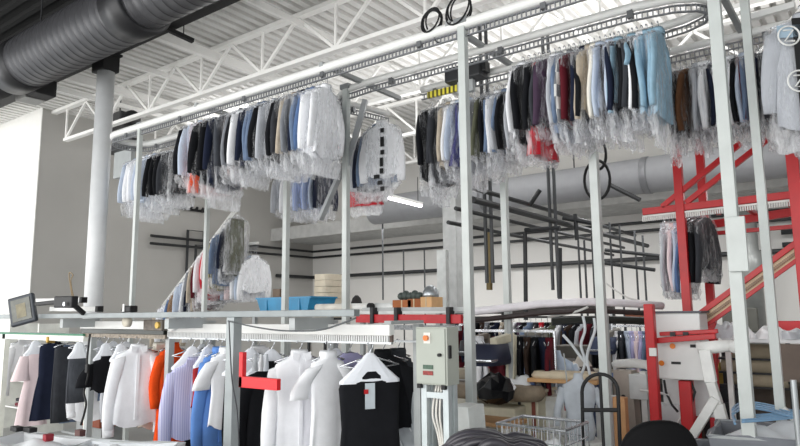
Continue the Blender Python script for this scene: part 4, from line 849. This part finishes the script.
# ------------------------------------------------------------------ machines and work tables behind the conveyor
def table(name, label, cx, cy, L, W, H, mt, ml, rz=0, pad=None, shelf=None, cat='table'):
    t = thing(name, label, cat, (cx, cy, 0), rz)
    MB().box((0, 0, H-.02), (L, W, .04)).build('table_top', mt, t, world=False, bevel=.006)
    for sx in (-1, 1):
        for sy in (-1, 1): MB().span((sx*(L/2-.05)-.025, sy*(W/2-.05)-.025, 0), (sx*(L/2-.05)+.025, sy*(W/2-.05)+.025, H-.04)).build('leg', ml, t, world=False)
    if pad: MB().loft([ring(W*.45, L*.47, H, 24, .6), ring(W*.47, L*.49, H+.03, 24, .6), ring(W*.42, L*.45, H+.07, 24, .6)]).build('pad', pad, t, world=False, smooth=True)
    if shelf: MB().box((0, 0, .35), (L-.08, W-.08, .03)).build('lower_shelf', shelf, t, world=False)
    return t
def press(label, cx, cy, rz, body, buck, head, s=1.):
    t = thing('garment_press', label, 'pressing machine', (cx, cy, 0), rz); t.scale = (s, s, s)
    MB().span((-.35, -.25, .08), (.35, .25, .72)).build('base_cabinet', body, t, world=False, bevel=.02); MB().span((-.3, -.27, .2), (.2, -.252, .6)).build('access_panel', mat('c9c5b6', .5), t, world=False)
    MB().loft([ring(.2, .55, .78, 20, .7), ring(.23, .6, .84, 20, .7), ring(.2, .56, .92, 20, .7)]).build('lower_buck', buck, t, world=False, smooth=True)
    MB().bar((.1, .28, .5), (.1, .36, 1.45), .1).build('arm', body, t, world=False, bevel=.01); MB().bar((.1, .36, 1.43), (.05, -.05, 1.38), .09).build('arm', body, t, world=False, bevel=.01)
    MB().loft([ring(.3, .16, 1.14, 20, .6), ring(.26, .18, 1.2, 20, .6), ring(.22, .16, 1.36, 20, .6)]).build('upper_head', head, t, world=False, smooth=True)
    MB().tube([(-.15, -.2, 1.2), (-.15, -.36, 1.2), (.15, -.36, 1.2), (.15, -.2, 1.2)], .015, 6).build('handle', CHROME, t, world=False)
    MB().box((0, -.36, .06), (.4, .16, .05)).build('foot_pedal', DARK, t, world=False); MB().span((-.3, -.2, 0), (.3, .2, .08)).build('plinth', DARK, t, world=False)
    return t
def finisher(label, cx, cy, form, s=1., rz=0):
    t = thing('steam_finisher', label, 'steam finisher', (cx, cy, 0), rz); t.scale = (s, s, s)
    MB().span((-.25, -.25, 0), (.25, .25, .62)).build('base_cabinet', mat('d9dad6', .45), t, world=False, bevel=.02)
    MB().loft([ring(.17, .12, .62), ring(.2, .13, .75, amp=.01), ring(.17, .11, .95, amp=.006), ring(.23, .13, 1.2), ring(.21, .11, 1.32), ring(.07, .06, 1.4), ring(.05, .05, 1.48)]).build('form_bag', form, t, world=False, smooth=True)
    for sg in (-1, 1): MB().tube([(0, sg*.2, 1.28), (.05, sg*.3, 1.0), (.08, sg*.32, .8)], [.06, .05, .045], 10).build('arm_form', form, t, world=False, smooth=True)
    MB().span((-.2, -.256, .15), (.2, -.25, .55)).build('panel', mat('b9bab5', .4), t, world=False); MB().box((.12, -.262, .48), (.1, .012, .08)).build('control_plate', DARK, t, world=False)
    return t
TAN = mat('8d7f6c', .7, var=.25, scale=10, bump=.2); CRM = mat('d9d3bb', .5); WHT = mat('e6e6e3', .5); NAVYP = mat('23283d', .7)
q = aY(488, 400, 6.3); press('press with a grey-brown padded buck and navy upper pad between two white posts', q.x, 6.4, .1, CRM, TAN, NAVYP, 1.0)
q = aY(525, 405, 6.6); t = thing('cream_machine', 'cream boxy machine with dark slot behind the wire cart', 'machine', (q.x, 6.7, 0)); H = aY(525, 393, 6.5).z
MB().span((q.x-.2, 6.5, 0), (q.x+.2, 6.95, H)).build('cabinet_body', CRM, t, bevel=.015); MB().span((q.x-.03, 6.49, .35), (q.x, 6.5, H-.1)).build('slot', DARK, t); MB().span((q.x+.13, 6.488, .4), (q.x+.17, 6.5, H-.06)).build('dial_strip', mat('8a4a3c'), t); MB().span((q.x-.22, 6.48, H), (q.x+.22, 6.97, H+.03)).build('lid', mat('cfcab6', .5), t, bevel=.006)
q = aY(518, 385, 6.9); linen('white_cloth', (aY(520, 392, 6.7).x, 6.7, H+.03), (.4, .34, .16), LIN, 'crumpled white cloth on top of the cream machine', 0, 9)
q = aY(495, 405, 5.9); o = MB().loft([[Vector((.02*rnd.uniform(-1, 1)+r*1.5*math.cos(a*PI/7), r*math.sin(a*PI/7), z+.03*rnd.uniform(-1, 1))) for a in range(14)] for r, z in ((.06, -.13), (.13, -.09), (.15, 0), (.11, .09), (.04, .14))]).build('bin_bag', mat('0d0d10', .2), label='shiny black plastic bag resting below the padded press', cat='bag', smooth=False); o.location = q
tb = table('small_stand', 'tan wooden stand carrying the black plastic bag', q.x, 5.9, .5, .4, q.z-.14, mat('b98e62'), mat('cfcac0'), shelf=mat('7a5b45'), cat='stand')
q = aY(540, 380, 7.4); table('blue_work_table', 'work table with dark blue cover beyond the cream machine', q.x, 7.95, 1.5, .7, aY(540, 378, 7.2).z, mat('34507c', .7, var=.3), mat('31507e', .5), shelf=mat('5d6063'))
q = aY(562, 379, 6.7); table('ironing_table', 'ironing table with tan wooden edge in front of the blue table', q.x, 6.8, .75, .35, q.z, mat('c99d6b', .6), mat('36486b', .5), .1, pad=mat('d8c9ae', .8))
q = aY(572, 420, 6.9); t = thing('white_cabinet', 'wide low white cabinet behind the black hoop trolley', 'cabinet', (q.x, 7.0, 0)); H2 = aY(572, 398, 6.7).z
MB().span((q.x-.42, 6.7, 0), (q.x+.42, 7.2, H2)).build('cabinet_body', WHT, t, bevel=.015)
for s in (-1, 1): d_ = MB().span((q.x+s*.21-.19, 6.685, .06), (q.x+s*.21+.19, 6.7, H2-.05)).build('door', mat('e9ebea', .4), t, bevel=.004); MB().box((q.x+s*.05, 6.675, H2*.55), (.015, .02, .1)).build('handle', GREY, d_)
q = aY(567, 408, 6.5); t = thing('pull_switch', 'small white switch box with a red mark hanging on a cord', 'switch', q); MB().box((0, 0, 0), (.07, .03, .16)).build('box_body', WHT, t, world=False, bevel=.006); MB().box((0, -.017, 0), (.04, .004, .05)).build('red_mark', RED, t, world=False); MB().tube([(0, 0, .08), (.01, 0, .3), (-.01, 0, .55)], .008, 6).build('cord', GREY, t, world=False); MB().tube([(0, 0, -.08), (.02, 0, -.25)], .012, 6).build('cord', BLACK, t, world=False)
q = aY(584, 385, 6.5); finisher('white steam finisher with white form bag behind the black hoop trolley', q.x, 6.35, mat('bfc5cc', .8, bump=.2), .74, -1.0)
q = aY(560, 372, 7.6); finisher('second steam finisher wearing a pale blue-white cloth beyond the ironing table', aY(556, 380, 7.2).x, 7.25, mat('b9c8da', .8, bump=.2), .85, -1.2)
for i, pl in enumerate((((583, 316), (585, 330), (581, 345), (585, 362), (580, 378)), ((594, 318), (595, 330), (590, 345), (587, 358), (590, 375)), ((563, 335), (572, 345), (580, 356), (588, 366)))):
    cable([aY(x, y, 6.5) for x, y in pl], .016, '%s pale grey steam hose hanging over the white finishers' % ('straight', 'curved', 'slanting')[i], mat('c9cdd0', .4), name='steam_hose', cat='hose')
# sheet of bright white cloth, hung black coats
zr = aY(525, 331, 7.0).z
a, b = aY(470, 331, 7.0), aY(554, 331, 7.0); t = thing('coat_rail', 'chrome garment rail with black coats behind the white posts', 'garment rail', ((a.x+b.x)/2, 7.0, 0))
MB().bar((a.x, 7.0, zr), (b.x, 7.0, zr), .03).build('rail', CHROME, t)
for x in (a.x, b.x): MB().cyl((x, 7.0, 0), (x, 7.0, zr), .018).build('upright', CHROME, t); MB().span((x-.02, 6.75, .0), (x+.02, 7.25, .03)).build('foot', DARK, t)
k = [(474, 'white', 'coat', .75), (480, 'white', 'shirt', .7), (496, 'maroon', 'jacket', .55), (502, 'brown', 'jacket', .55), (512, 'black', 'coat', .62), (520, 'black', 'coat', .62), (528, 'dark brown', 'coat', .62), (536, 'black', 'coat', .64), (543, 'navy', 'jacket', .6), (550, 'maroon', 'shirt', .5)]
for i, (px, c, kd, L) in enumerate(k):
    x = aY(px, 350, 7.0).x; t = thing({'coat': 'long_coat', 'shirt': 'dress_shirt', 'jacket': 'jacket'}[kd], '%s %s on the chrome rail, %s from its far end' % (c, {'coat': 'coat'}.get(kd, kd), ORD[i+1]), kd, (x, 7.0, zr), rnd.uniform(.2, .6) if i > 3 else .8, 'clothes on the chrome rail'); top(t, c, L, .2, .03, 'long', True, 700+i); hanger(t, .19)
# right-hand side: lavender shirts on gold hangers
zr = aY(636, 326, 9.0).z; a, b = aY(612, 326, 9.0), aY(652, 326, 9.0); t = thing('shirt_rail', 'wooden topped rail with lavender and pink shirts beside the red machine', 'garment rail', ((a.x+b.x)/2, 9, 0))
MB().bar((a.x, 9, zr), (b.x, 9, zr), .03).build('rail', CHROME, t); MB().bar((a.x+.2, 9, zr+.16), (b.x-.1, 9, zr+.16), .05, .1).build('wooden_board', mat('8a4a2a', .5), t)
for x in (a.x, b.x): MB().cyl((x, 9.0, 0), (x, 9.0, zr+.2), .02).build('upright', CHROME, t)
for i, (px, c) in enumerate(((616, 'white'), (622, 'charcoal'), (628, 'pale blue'), (633, 'lavender'), (638, 'pink'), (642, 'lavender'), (646, 'grey-blue'), (650, 'pink'))):
    x = aY(px, 350, 9.0).x; t = thing('dress_shirt', '%s shirt on the wooden topped rail, %s from its far end' % (c, ORD[i+1]), 'shirt', (x, 9.0, zr), rnd.uniform(.1, .4), 'shirts on the wooden topped rail'); top(t, c, .62, .2, .03, 'long', True, 730+i); hanger(t, .19)
# white sleeve ironing arm on a pedestal, tan slab
q = aY(634, 366, 7.6); t = thing('sleeve_ironing_arm', 'white curved sleeve ironing arm on a beige perforated pedestal', 'ironing arm', (q.x, 7.6, 0))
MB().tube([q+Vector(v) for v in ((-.24, 0, .0), (-.2, 0, .015), (0, 0, .03), (.14, 0, .02), (.2, 0, -.04), (.2, 0, -.3))], [.035, .05, .055, .05, .045, .04], 12).build('arm', WHT, t, smooth=True)
x = aY(626, 390, 7.6).x; pd = MB().loft([[Vector((x+a*w, 7.6+b*.1, z)) for a, b in ((-1, -1), (1, -1), (1, 1), (-1, 1))] for w, z in ((.14, 0), (.1, q.z-.05))]).build('pedestal', mat('b5aaa0', .6), t)
for z in (.35, .55, .75): MB().lathe([(.025, -.004), (.025, .004)], (x, 7.495, z), 12, axis=1).build('hole', DARK, pd)
x = aY(646, 390, 7.6).x; MB().span((x-.03, 7.5, 0), (x+.03, 7.6, q.z-.05)).build('leg', WHT, t); MB().span((x-.14, 7.45, q.z-.35), (x+.06, 7.65, q.z-.08)).build('valve_box', mat('d3d6d6', .5), t, bevel=.01)
q = aY(621, 415, 6.6); MB().box((0, 0, 0), (.12, .1, aY(621, 397, 6.6).z)).build('tan_panel', mat('c9976a', .7), label='narrow tan cardboard panel standing beside the white post', cat='panel', bevel=.004).location = (q.x, 6.6, 0)

# ------------------------------------------------------------------ red and white machine on the right
MY = 7.0
def mp(x, y, Y=MY): return aY(x, y, Y)
x0, x1 = mp(656, 350).x, mp(702, 350).x
rm = thing('red_press_machine', 'red framed machine with white control box below the tall red frame', 'machine', ((x0+x1)/2, MY, 0))
xp = mp(652.5, 360, MY-.25).x
MB().span((xp-.045, MY-.3, 0), (xp+.045, MY-.2, mp(652, 304, MY-.25).z)).build('post', RED, rm, bevel=.008)
xq = mp(683, 400).x; MB().span((xq-.06, MY+.1, 0), (xq+.06, MY+.24, 1.0)).build('post', RED, rm, bevel=.008)
xr = mp(713, 380, MY+.5).x; MB().span((xr-.05, MY+.45, 0), (xr+.05, MY+.55, 1.5)).build('post', mat('b81420', .4), rm, bevel=.008)
zt, zb_ = mp(685, 313).z, mp(685, 380).z
cb2 = MB().span((x0, MY, zb_), (x1, MY+.35, zt)).build('control_box', mat('e4e6e4', .4, var=.03), rm, bevel=.012)
MB().span((x0-.02, MY-.02, zt), (x1+.02, MY+.37, zt+.02)).build('box_lid', mat('55575f', .5), cb2)
for px, py in ((662, 363), (673, 346)):
    s = mp(px, py, MY-.005); MB().lathe([(.028, -.02), (.02, 0)], s, 12, axis=1).build('orange_button', mat('e4801c', .4), cb2)
s = mp(676, 363, MY-.005); MB().box(s, (.09, .01, .025)).build('black_label', DARK, cb2); s = mp(693, 346, MY-.005); MB().box(s, (.05, .02, .03)).build('black_catch', BLACK, cb2)
for px in (673, 686): s = mp(px, 334, MY-.12); MB().box(s, (.05, .04, .04)).build('clamp', DARK, rm)
MB().bar(mp(652, 341, MY-.12), mp(716, 336, MY-.12), .07, .055).build('red_arm', RED, rm, bevel=.006); MB().bar(mp(660, 334, MY-.1), mp(718, 331, MY-.1), .05, .04).build('red_arm', RED, rm, bevel=.006)
s = mp(653, 352, MY-.33); MB().box(s, (.07, .03, .08)).build('white_knob_plate', WHT, rm, bevel=.006)
MB().tube([mp(698, 348, MY-.3), mp(715, 347, MY-.3), mp(738, 345, MY-.3)], [.055, .06, .05], 12).build('white_arm', WHT, rm, smooth=True)
MB().lathe([(.05, -.03), (.06, 0), (.05, .03)], mp(735, 347, MY-.33), 16, axis=1).build('white_roller', WHT, rm, smooth=True)
LG = MY-.35; L1 = [mp(x, y, LG) for x, y in ((705, 350), (711, 382), (718, 404), (725, 432), (730, 452))]
for a, b in zip(L1, L1[1:]): MB().bar(a, b, .1, .08).build('white_leg', WHT, rm, bevel=.006)
MB().bar(mp(716, 398, LG-.02), mp(690, 440, LG-.02), .1, .08).build('white_brace', WHT, rm, bevel=.006)
for k, pl in enumerate((((664, 380), (666, 392), (672, 405), (678, 412)), ((690, 380), (695, 392), (692, 402)), ((640, 390), (655, 392), (670, 395)), ((676, 425), (680, 418), (681, 412)))):
    MB().tube([mp(x, y, MY+.15) for x, y in pl], .014, 6).build('cable', DARK if k < 2 else mat('d8d8d6'), rm, smooth=True)
MB().box(mp(690, 395, MY+.5), (.5, .2, .4)).build('rear_box', mat('dadcdc', .5), rm, bevel=.01); MB().box(mp(668, 418, MY+.4), (.3, .2, .3)).build('rear_box', mat('cfd3d6', .5), rm, bevel=.01)
# long white table right of it, with wrapped goods
TZ = aY(780, 339, 7.6).z; x0, x1 = aY(722, 339, 7.6).x, aY(822, 339, 7.6).x
t = table('packing_table', 'white topped packing table with brown-grey back panel on the right', (x0+x1)/2, 7.9, x1-x0, .7, TZ, mat('e3e5e6', .4), WHT)
MB().span((.05, -.3, TZ-.42), ((x1-x0)/2-.03, -.27, TZ-.05)).build('back_panel', mat('75685e', .7), t, world=False)
for i, (px, w, h, c, lab) in enumerate(((727, .28, .2, 'c9ccd2', 'plastic wrapped grey parcel nearest the white arm on the packing table'), (742, .24, .14, 'e6e7ea', 'small white wrapped parcel on the packing table'), (770, .3, .15, 'eceef0', 'heap of white cloth on the packing table beside the white post'), (790, .3, .12, 'c2c6cc', 'low silver-grey wrapped parcel on the packing table'))):
    linen('wrapped_parcel', (aY(px, 335, 7.7).x, 7.75, TZ), (w, .4, h), mat(c, .35, var=.12, bump=.4), lab, .2*i, 60+i, 10, cat='parcel')
q = aY(795, 332, 8.3); MB().box((0, 0, 0), (.5, .1, .12)).build('red_beam_guard', mat('d8202a', .4), label='red guard bar behind the packing table', cat='guard bar', bevel=.01).location = q
for i, (px, py) in enumerate(((752, 366), (762, 380), (757, 352))):
    q = aY(px, py, 8.2); t = thing('fabric_roll', 'beige rolled fabric under the packing table, %s' % ('middle one', 'lowest one', 'topmost one')[i], 'fabric roll', q); MB().cyl((-.3, 0, 0), (.25, 0, 0), .09).build('roll', mat('a89c86', .8, bump=.2), t, world=False, smooth=True); MB().cyl((.25, 0, 0), (.27, 0, 0), .03).build('core', DARK, t, world=False)
t = thing('roll_rack', 'dark rack holding beige fabric rolls under the packing table', 'rack', (aY(757, 366, 8.2).x, 8.35, 0)); x = aY(757, 366, 8.2).x
for s in (-.35, .3): MB().span((x+s-.02, 8.3, 0), (x+s+.02, 8.36, 1.35)).build('upright', DARK, t)
for py in (358, 372, 386): z = aY(757, py, 8.2).z; MB().span((x-.37, 8.1, z-.02), (x+.32, 8.36, z)).build('shelf', DARK, t)
q = aY(795, 400, 5.2); MB().cyl((q.x, 5.2, 0), (q.x, 5.2, aY(795, 380, 5.2).z), .02).build('thin_steel_rod', STEEL, label='thin upright steel rod at the edge of the grey cart', cat='rod')
q = aY(738, 386, 8.0); linen('yellow_cloth', (aY(722, 372, 8.4).x, 8.4, aY(722, 385, 8.4).z), (.22, .2, .3), mat('a48a3c', .8), 'mustard yellow cloth bundle hung behind the red post', 0, 71, 8, cat='cloth')
t = thing('dark_bin', 'tall dark bin behind the white leaning leg', 'bin', (aY(722, 400, 8.2).x, 8.2, 0)); x = aY(722, 400, 8.2).x
MB().loft([[Vector((x+a*w, 8.2+b*w, z)) for a, b in ((-1, -1), (1, -1), (1, 1), (-1, 1))] for w, z in ((.16, 0), (.2, .85), (.22, .85), (.22, .9), (.19, .9), (.17, .5))]).build('bin_body', mat('232327', .5), t, bevel=.01); MB().span((x-.15, 7.99, .6), (x+.15, 8.01, .7)).build('grip', DARK, t)
t = thing('shade_brown_counter', 'dark brown counter standing in for the shade below the packing table', 'counter', (aY(745, 395, 8.8).x, 8.9, 0)); x = aY(745, 395, 8.8).x  # its dark brown stands for the shade below the packing table
MB().span((x-.9, 8.7, 0), (x+1.4, 9.2, .85)).build('carcass', mat('5b5048', .7, var=.2), t); MB().span((x-.95, 8.65, .85), (x+1.45, 9.25, .9)).build('counter_top', mat('6e6358', .6), t, bevel=.006)

# ------------------------------------------------------------------ nearest things along the bottom edge
# black hoop trolley
hy = 5.0
t = thing('hoop_trolley', 'black tubular trolley frame with rounded top in front of the white post', 'trolley', (aY(600, 440, hy).x, hy, 0))
P = [(582, 452), (582, 392)]+[(600-18*math.cos(math.radians(a)), 392-18*math.sin(math.radians(a))) for a in range(15, 180, 15)]+[(618, 392), (619, 452)]
pp = [aY(x, y, hy) for x, y in P]; pp = [Vector((pp[0].x, hy, .1))]+pp[1:-1]+[Vector((pp[-1].x, hy, .1))]
MB().tube(pp, .014, 10).build('hoop', BLACK, t, smooth=True)
a, b = aY(582, 410, hy), aY(618, 410, hy); MB().cyl(a, b, .016).build('cross_bar', BLACK, t); a = aY(600, 375, hy); MB().cyl((a.x, hy, a.z), (a.x, hy, .12), .012).build('centre_bar', BLACK, t)
MB().span((pp[0].x, hy, .1), (pp[-1].x, hy+.5, .13)).build('deck', DARK, t)
for x in (pp[0].x, pp[-1].x):
    for y in (hy, hy+.45): MB().lathe([(.05, -.015), (.05, .015)], (x, y, .05), 14, axis=0).build('wheel', DARK, t)
# wire cart
wy = 4.6; zt = aY(530, 427, wy).z; x0, x1 = aY(497, 427, wy).x, aY(565, 427, wy).x
t = thing('wire_basket_cart', 'chrome wire basket cart behind the coil of dark hose', 'wire cart', ((x0+x1)/2, wy, 0)); mb = MB()
y0, y1, z0 = wy, wy+.45, zt-.35
for z in (z0, z0+.12, z0+.24): mb.tube([(x0, y0, z), (x1, y0, z), (x1, y1, z), (x0, y1, z)], .005, 5, closed=True)
n = 12
for k in range(n+1):
    x = x0+(x1-x0)*k/n
    for y in (y0, y1): mb.cyl((x, y, z0), (x, y, zt), .004, n=5)
    mb.cyl((x, y0, z0), (x, y1, z0), .004, n=5)
for k in range(7):
    y = y0+(y1-y0)*k/6
    for x in (x0, x1): mb.cyl((x, y, z0), (x, y, zt), .004, n=5)
mb.build('wire_basket', CHROME, t); MB().tube([(x0, y0, zt), (x1, y0, zt), (x1, y1, zt), (x0, y1, zt)], .012, 8, closed=True).build('rim', CHROME, t)
for x in (x0+.02, x1-.02):
    for y in (y0+.02, y1-.02): MB().cyl((x, y, .09), (x, y, z0), .012).build('leg', CHROME, t); MB().lathe([(.045, -.014), (.045, .014)], (x, y, .045), 14, axis=0).build('caster', DARK, t)
linen('white_sheet', ((x0+x1)/2, (y0+y1)/2, z0+.01), (x1-x0-.06, .36, .26), LIN, 'white linen lying inside the chrome wire basket cart', 0, 12)
# coil of thick dark hose
c = aD(497, 452, 3.0); R = .27; t = thing('hose_coil', 'big loose coil of thick dark grey hose in front of the wire basket cart', 'hose', (c.x, c.y, 0)); mb = MB(); rr = random.Random(3)
hm = mat('3a383e', .38, var=.3, scale=5)
H_ = Vector((RT.x, RT.y, 0)).normalized(); D_ = Vector((-RT.y, RT.x, 0)).normalized()
for k in range(34):
    v = (k % 9)/8*2-1; lay = k//9; pts = []; ph = rr.uniform(-.5, .5); wd_ = .35*(1-.12*lay)*math.sqrt(max(.12, 1-.75*v*v)); sk = rr.uniform(-.06, .06)
    for j in range(36):
        a = 2*PI*j/36; u = math.cos(a); up_ = math.sin(a) > 0
        hump = .018*math.cos(2.6*(u+.42))-.02*max(0, 1-abs(u-.25)*4)
        z = (.035*lay-.03+hump+.015*math.sin(3*a+ph)) if up_ else -.1+.01*lay
        q = H_*(wd_*u)+D_*(.2*v+sk*u+.03*math.sin(a*2+ph))+Vector((0, 0, z*(1-.0*u)-.05*u*u))
        pts.append(c+q)
    mb.tube(pts, rr.uniform(.014, .021), 8, closed=True)
mb.build('hose_loops', hm, t, smooth=True)
MB().cyl((c.x, c.y, c.z-.17), (c.x, c.y, c.z-.13), .34, n=28).build('tray', GREY, t); MB().cyl((c.x, c.y, 0), (c.x, c.y, c.z-.17), .05).build('pedestal', GREY, t); MB().cyl((c.x, c.y, 0), (c.x, c.y, .03), .22, n=24).build('foot', GREY, t)
# round-backed black chair
d0 = 3.4; c = aD(662, 446, d0); t = thing('black_chair', 'black chair of which the smooth rounded back rises into view', 'chair', (c.x, c.y, 0), YAW)
zt_ = aD(662, 420.5, d0).z; bm2 = mat('0b0b0d', .75, var=.1, spec=.2); rb_ = .215
MB().loft([[Vector((rb_*w*math.copysign(abs(math.cos(a))**.85, math.cos(a)), yy+.05*w*math.cos(a)**2, zt_-rb_+rb_*w*math.sin(a)*1.0)) for a in [2*PI*k/36 for k in range(36)]] for w, yy in ((.9, -.035), (.985, -.02), (1.0, 0), (.985, .02), (.9, .035))]).build('backrest', bm2, t, world=False, smooth=True)
MB().bar((0, .03, zt_-rb_*1.2), (0, -.02, .5), .06, .03).build('back_support', DARK, t, world=False)
MB().loft([ring(.21, .21, .45, 24), ring(.24, .24, .48, 24), ring(.23, .23, .52, 24)]).build('seat', bm2, t, world=False, smooth=True).location = (0, -.2, 0)
MB().cyl((0, -.2, .08), (0, -.2, .45), .03).build('stem', DARK, t, world=False)
for k in range(5):
    a = 2*PI*k/5; MB().bar((0, -.2, .1), (.27*math.cos(a), -.2+.27*math.sin(a), .07), .04).build('base_leg', DARK, t, world=False); MB().ball((.27*math.cos(a), -.2+.27*math.sin(a), .03), .03, n=10).build('caster', BLACK, t, world=False, smooth=True)
# shelf of folded clothes at the far left
sx0, sx1, SYY = lx(4, 400, 4.6), lx(24, 400, 4.6), 4.6
t = thing('wall_shelving', 'white shelving with folded clothes behind the pink dress', 'shelving', ((sx0+sx1)/2, SYY+.2, 0))
for z in (.35, .75, 1.0): MB().span((sx0, SYY, z-.02), (sx1+.3, SYY+.45, z)).build('shelf', WHITE, t)
for x in (sx0, sx1+.3): MB().span((x-.02, SYY, 0), (x+.02, SYY+.45, 1.6)).build('side_panel', mat('e3e4dd'), t)
for i, (z, c_, dx) in enumerate(((1.0, '7b8294', .1), (1.06, '5d6478', .1), (1.12, '9298a8', .12), (.75, '8d8781', .12), (.8, '3c3a3c', .12), (.85, 'b3aca3', .1), (.35, '6b2430', .12), (.42, '2c2c34', .14))):
    o = MB().box((0, 0, .025), (.36, .3, .05)).build('folded_garment', mat(c_, .85, bump=.2), label='folded garment on the white shelving, %s from the top' % ORD[(3, 2, 1, 6, 5, 4, 8, 7)[i]], cat='folded clothes', group='folded clothes on the white shelving', bevel=.02); o.location = (sx0+.3+dx, SYY+.2, z)
# strut under the black beam
a, b = aY(165, 28, 5.15), aY(193, 41, 5.6); t = thing('black_strut', 'short black strut lamp sticking out below the black beam', 'strut', a); MB().bar(a, b, .07, .06).build('strut_body', BLACK, t); q = a.lerp(b, .65); MB().cyl(q, (q.x, q.y, 6.2), .008).build('rod', DARK, t)
# projector-like unit behind the rail end, by the column
q = aY(122, 122, 7.0); t = thing('ceiling_fan_heater', 'dark rounded fan heater hung behind the far rail end beside the column', 'heater', q)
MB().box((-.1, 0, 0), (.75, .4, .32)).build('housing', mat('4a4a4b', .5, .2), t, world=False, bevel=.04); MB().lathe([(.16, .26), (.17, .3), (.17, .42), (.12, .46)], (0, 0, 0), 20, axis=0).build('fan_ring', BLACK, t, world=False, smooth=True); MB().cyl((-.1, 0, .15), (-.1, 0, 6.2-q.z), .015).build('hanger_rod', DARK, t, world=False)
q = aY(125, 147, 6.6); t = thing('dark_drive_box', 'flat dark drive box under the far end of the front rail', 'drive box', q); MB().box((0, 0, 0), (1.0, .3, .16)).build('housing', mat('2c2d2f', .5), t, world=False, bevel=.02); MB().span((-.3, -.04, .08), (.3, .04, 4.35-q.z)).build('bracket', GREY, t, world=False)

# ------------------------------------------------------------------ second line of machines and racks further back
zr = 1.62; a, b = aY(455, 322, 10.4), aY(612, 322, 10.4)
t = thing('long_garment_rail', 'long dark garment rail near the back wall behind the black coats', 'garment rail', ((a.x+b.x)/2, 10.4, 0))
MB().bar((a.x, 10.4, zr), (b.x, 10.4, zr), .035).build('rail', DARK, t); MB().bar((a.x, 10.5, zr+.12), (b.x, 10.5, zr+.12), .05, .12).build('top_board', mat('3c3733', .6, var=.3, scale=20), t)
for s in (0, .33, .66, 1): q = a.lerp(b, s); MB().cyl((q.x, 10.45, 0), (q.x, 10.45, zr+.1), .025).build('upright', DARK, t)
cs = ['charcoal', 'white', 'maroon', 'navy', 'black', 'dark brown', 'grey', 'black', 'navy', 'beige', 'charcoal', 'white', 'plum', 'black', 'grey-blue', 'charcoal', 'red', 'black', 'olive', 'white', 'navy', 'dark brown', 'black', 'pale grey', 'maroon', 'charcoal', 'black', 'grey']
for i, c_ in enumerate(cs):
    x = a.x+(b.x-a.x)*(i+.5)/len(cs); kd = ('jacket', 'shirt', 'coat')[i % 3]
    t = thing({'coat': 'long_coat', 'shirt': 'dress_shirt', 'jacket': 'jacket'}[kd], '%s %s on the long dark rail, %s from its far end' % (c_, kd, ORD[i+1]), kd, (x, 10.4, zr-.02), rnd.uniform(-.4, .4), 'clothes on the long dark rail')
    top(t, c_, (.75, .7, .95)[i % 3], .21, .04, 'long', True, 800+i); hanger(t, .19)
BR = mat('6d6358', .7, var=.25, scale=8); GB = mat('88857d', .6, var=.15); DK = mat('34363a', .6)
press('brown-grey press nearest the curved white track foot, beyond the padded press', aY(470, 380, 8.4).x, 8.5, .15, BR, mat('a39a88', .8, var=.2), DK, .95)
press('grey press with dark upper pad behind the blue work table', aY(527, 380, 9.0).x, 9.0, -.1, GB, mat('5d6876', .8), DK, 1.)
press('grey press standing behind the white post and hoop trolley', aY(606, 380, 8.8).x, 8.8, .1, GB, mat('b3aa9a', .8), mat('3a4560', .7), 1.)
for i, (px, Y, w, h, c_, lab) in enumerate(((500, 9.6, .5, 1.25, '4a4a4c', 'dark grey upright machine cabinet behind the cream machine'), (572, 9.6, .45, 1.2, '5a564f', 'brown-grey upright machine cabinet behind the steam finishers'), (640, 10.0, .8, 1.1, '6b655d', 'brown-grey cabinet below the lavender shirts'), (668, 9.6, .5, 1.3, '7b7a78', 'grey machine cabinet seen between the red posts'))):
    x = aY(px, 370, Y).x; t = thing('machine_cabinet', lab, 'machine', (x, Y, 0))
    MB().span((x-w/2, Y-.2, .06), (x+w/2, Y+.25, h)).build('housing', mat(c_, .6, var=.15), t, bevel=.015); MB().span((x-w*.35, Y-.21, h*.55), (x+w*.3, Y-.2, h*.85)).build('door_panel', mat('8e8c86', .5), t); MB().box((x+w*.2, Y-.215, h*.45), (.05, .02, .03)).build('latch', BLACK, t); MB().span((x-w*.45, Y-.15, 0), (x+w*.45, Y+.2, .06)).build('plinth', BLACK, t)
for i in range(9):
    px = 478+13.5*i; q = aY(px, 386, 7.4)
    linen('cloth_bundle', (aY(px, 380, 7.45).x, 7.9, aY(540, 378, 7.2).z) if 505 < px < 575 else (aY(px, 372, 8.5).x, 8.35, .92 if px < 505 else 1.0), (.2, .22, .1+.06*rnd.random()), mat(['c9c2b8', '8e3140', 'e9e9e7', '39435c', 'b9a58a', '777b82', 'e2e5ea', '4a3c38', 'cfc8bd'][i], .8, var=.15, bump=.2), '%s small cloth bundle on the machine tops, counting from the corner side' % ORD[i+1], .3*i, 90+i, 8, cat='cloth bundle')['group'] = 'small cloth bundles on the machine tops'
# white bar on top of the second-right post
p0, p1 = aZ(742, 20, 4.52), aZ(795, 5, 4.52)
MB().bar(p0, p1, .07, .06).build('rail_end_bar', WHITE, label='short white bar above the white post beside the ring-printed bag', cat='bar', bevel=.004)
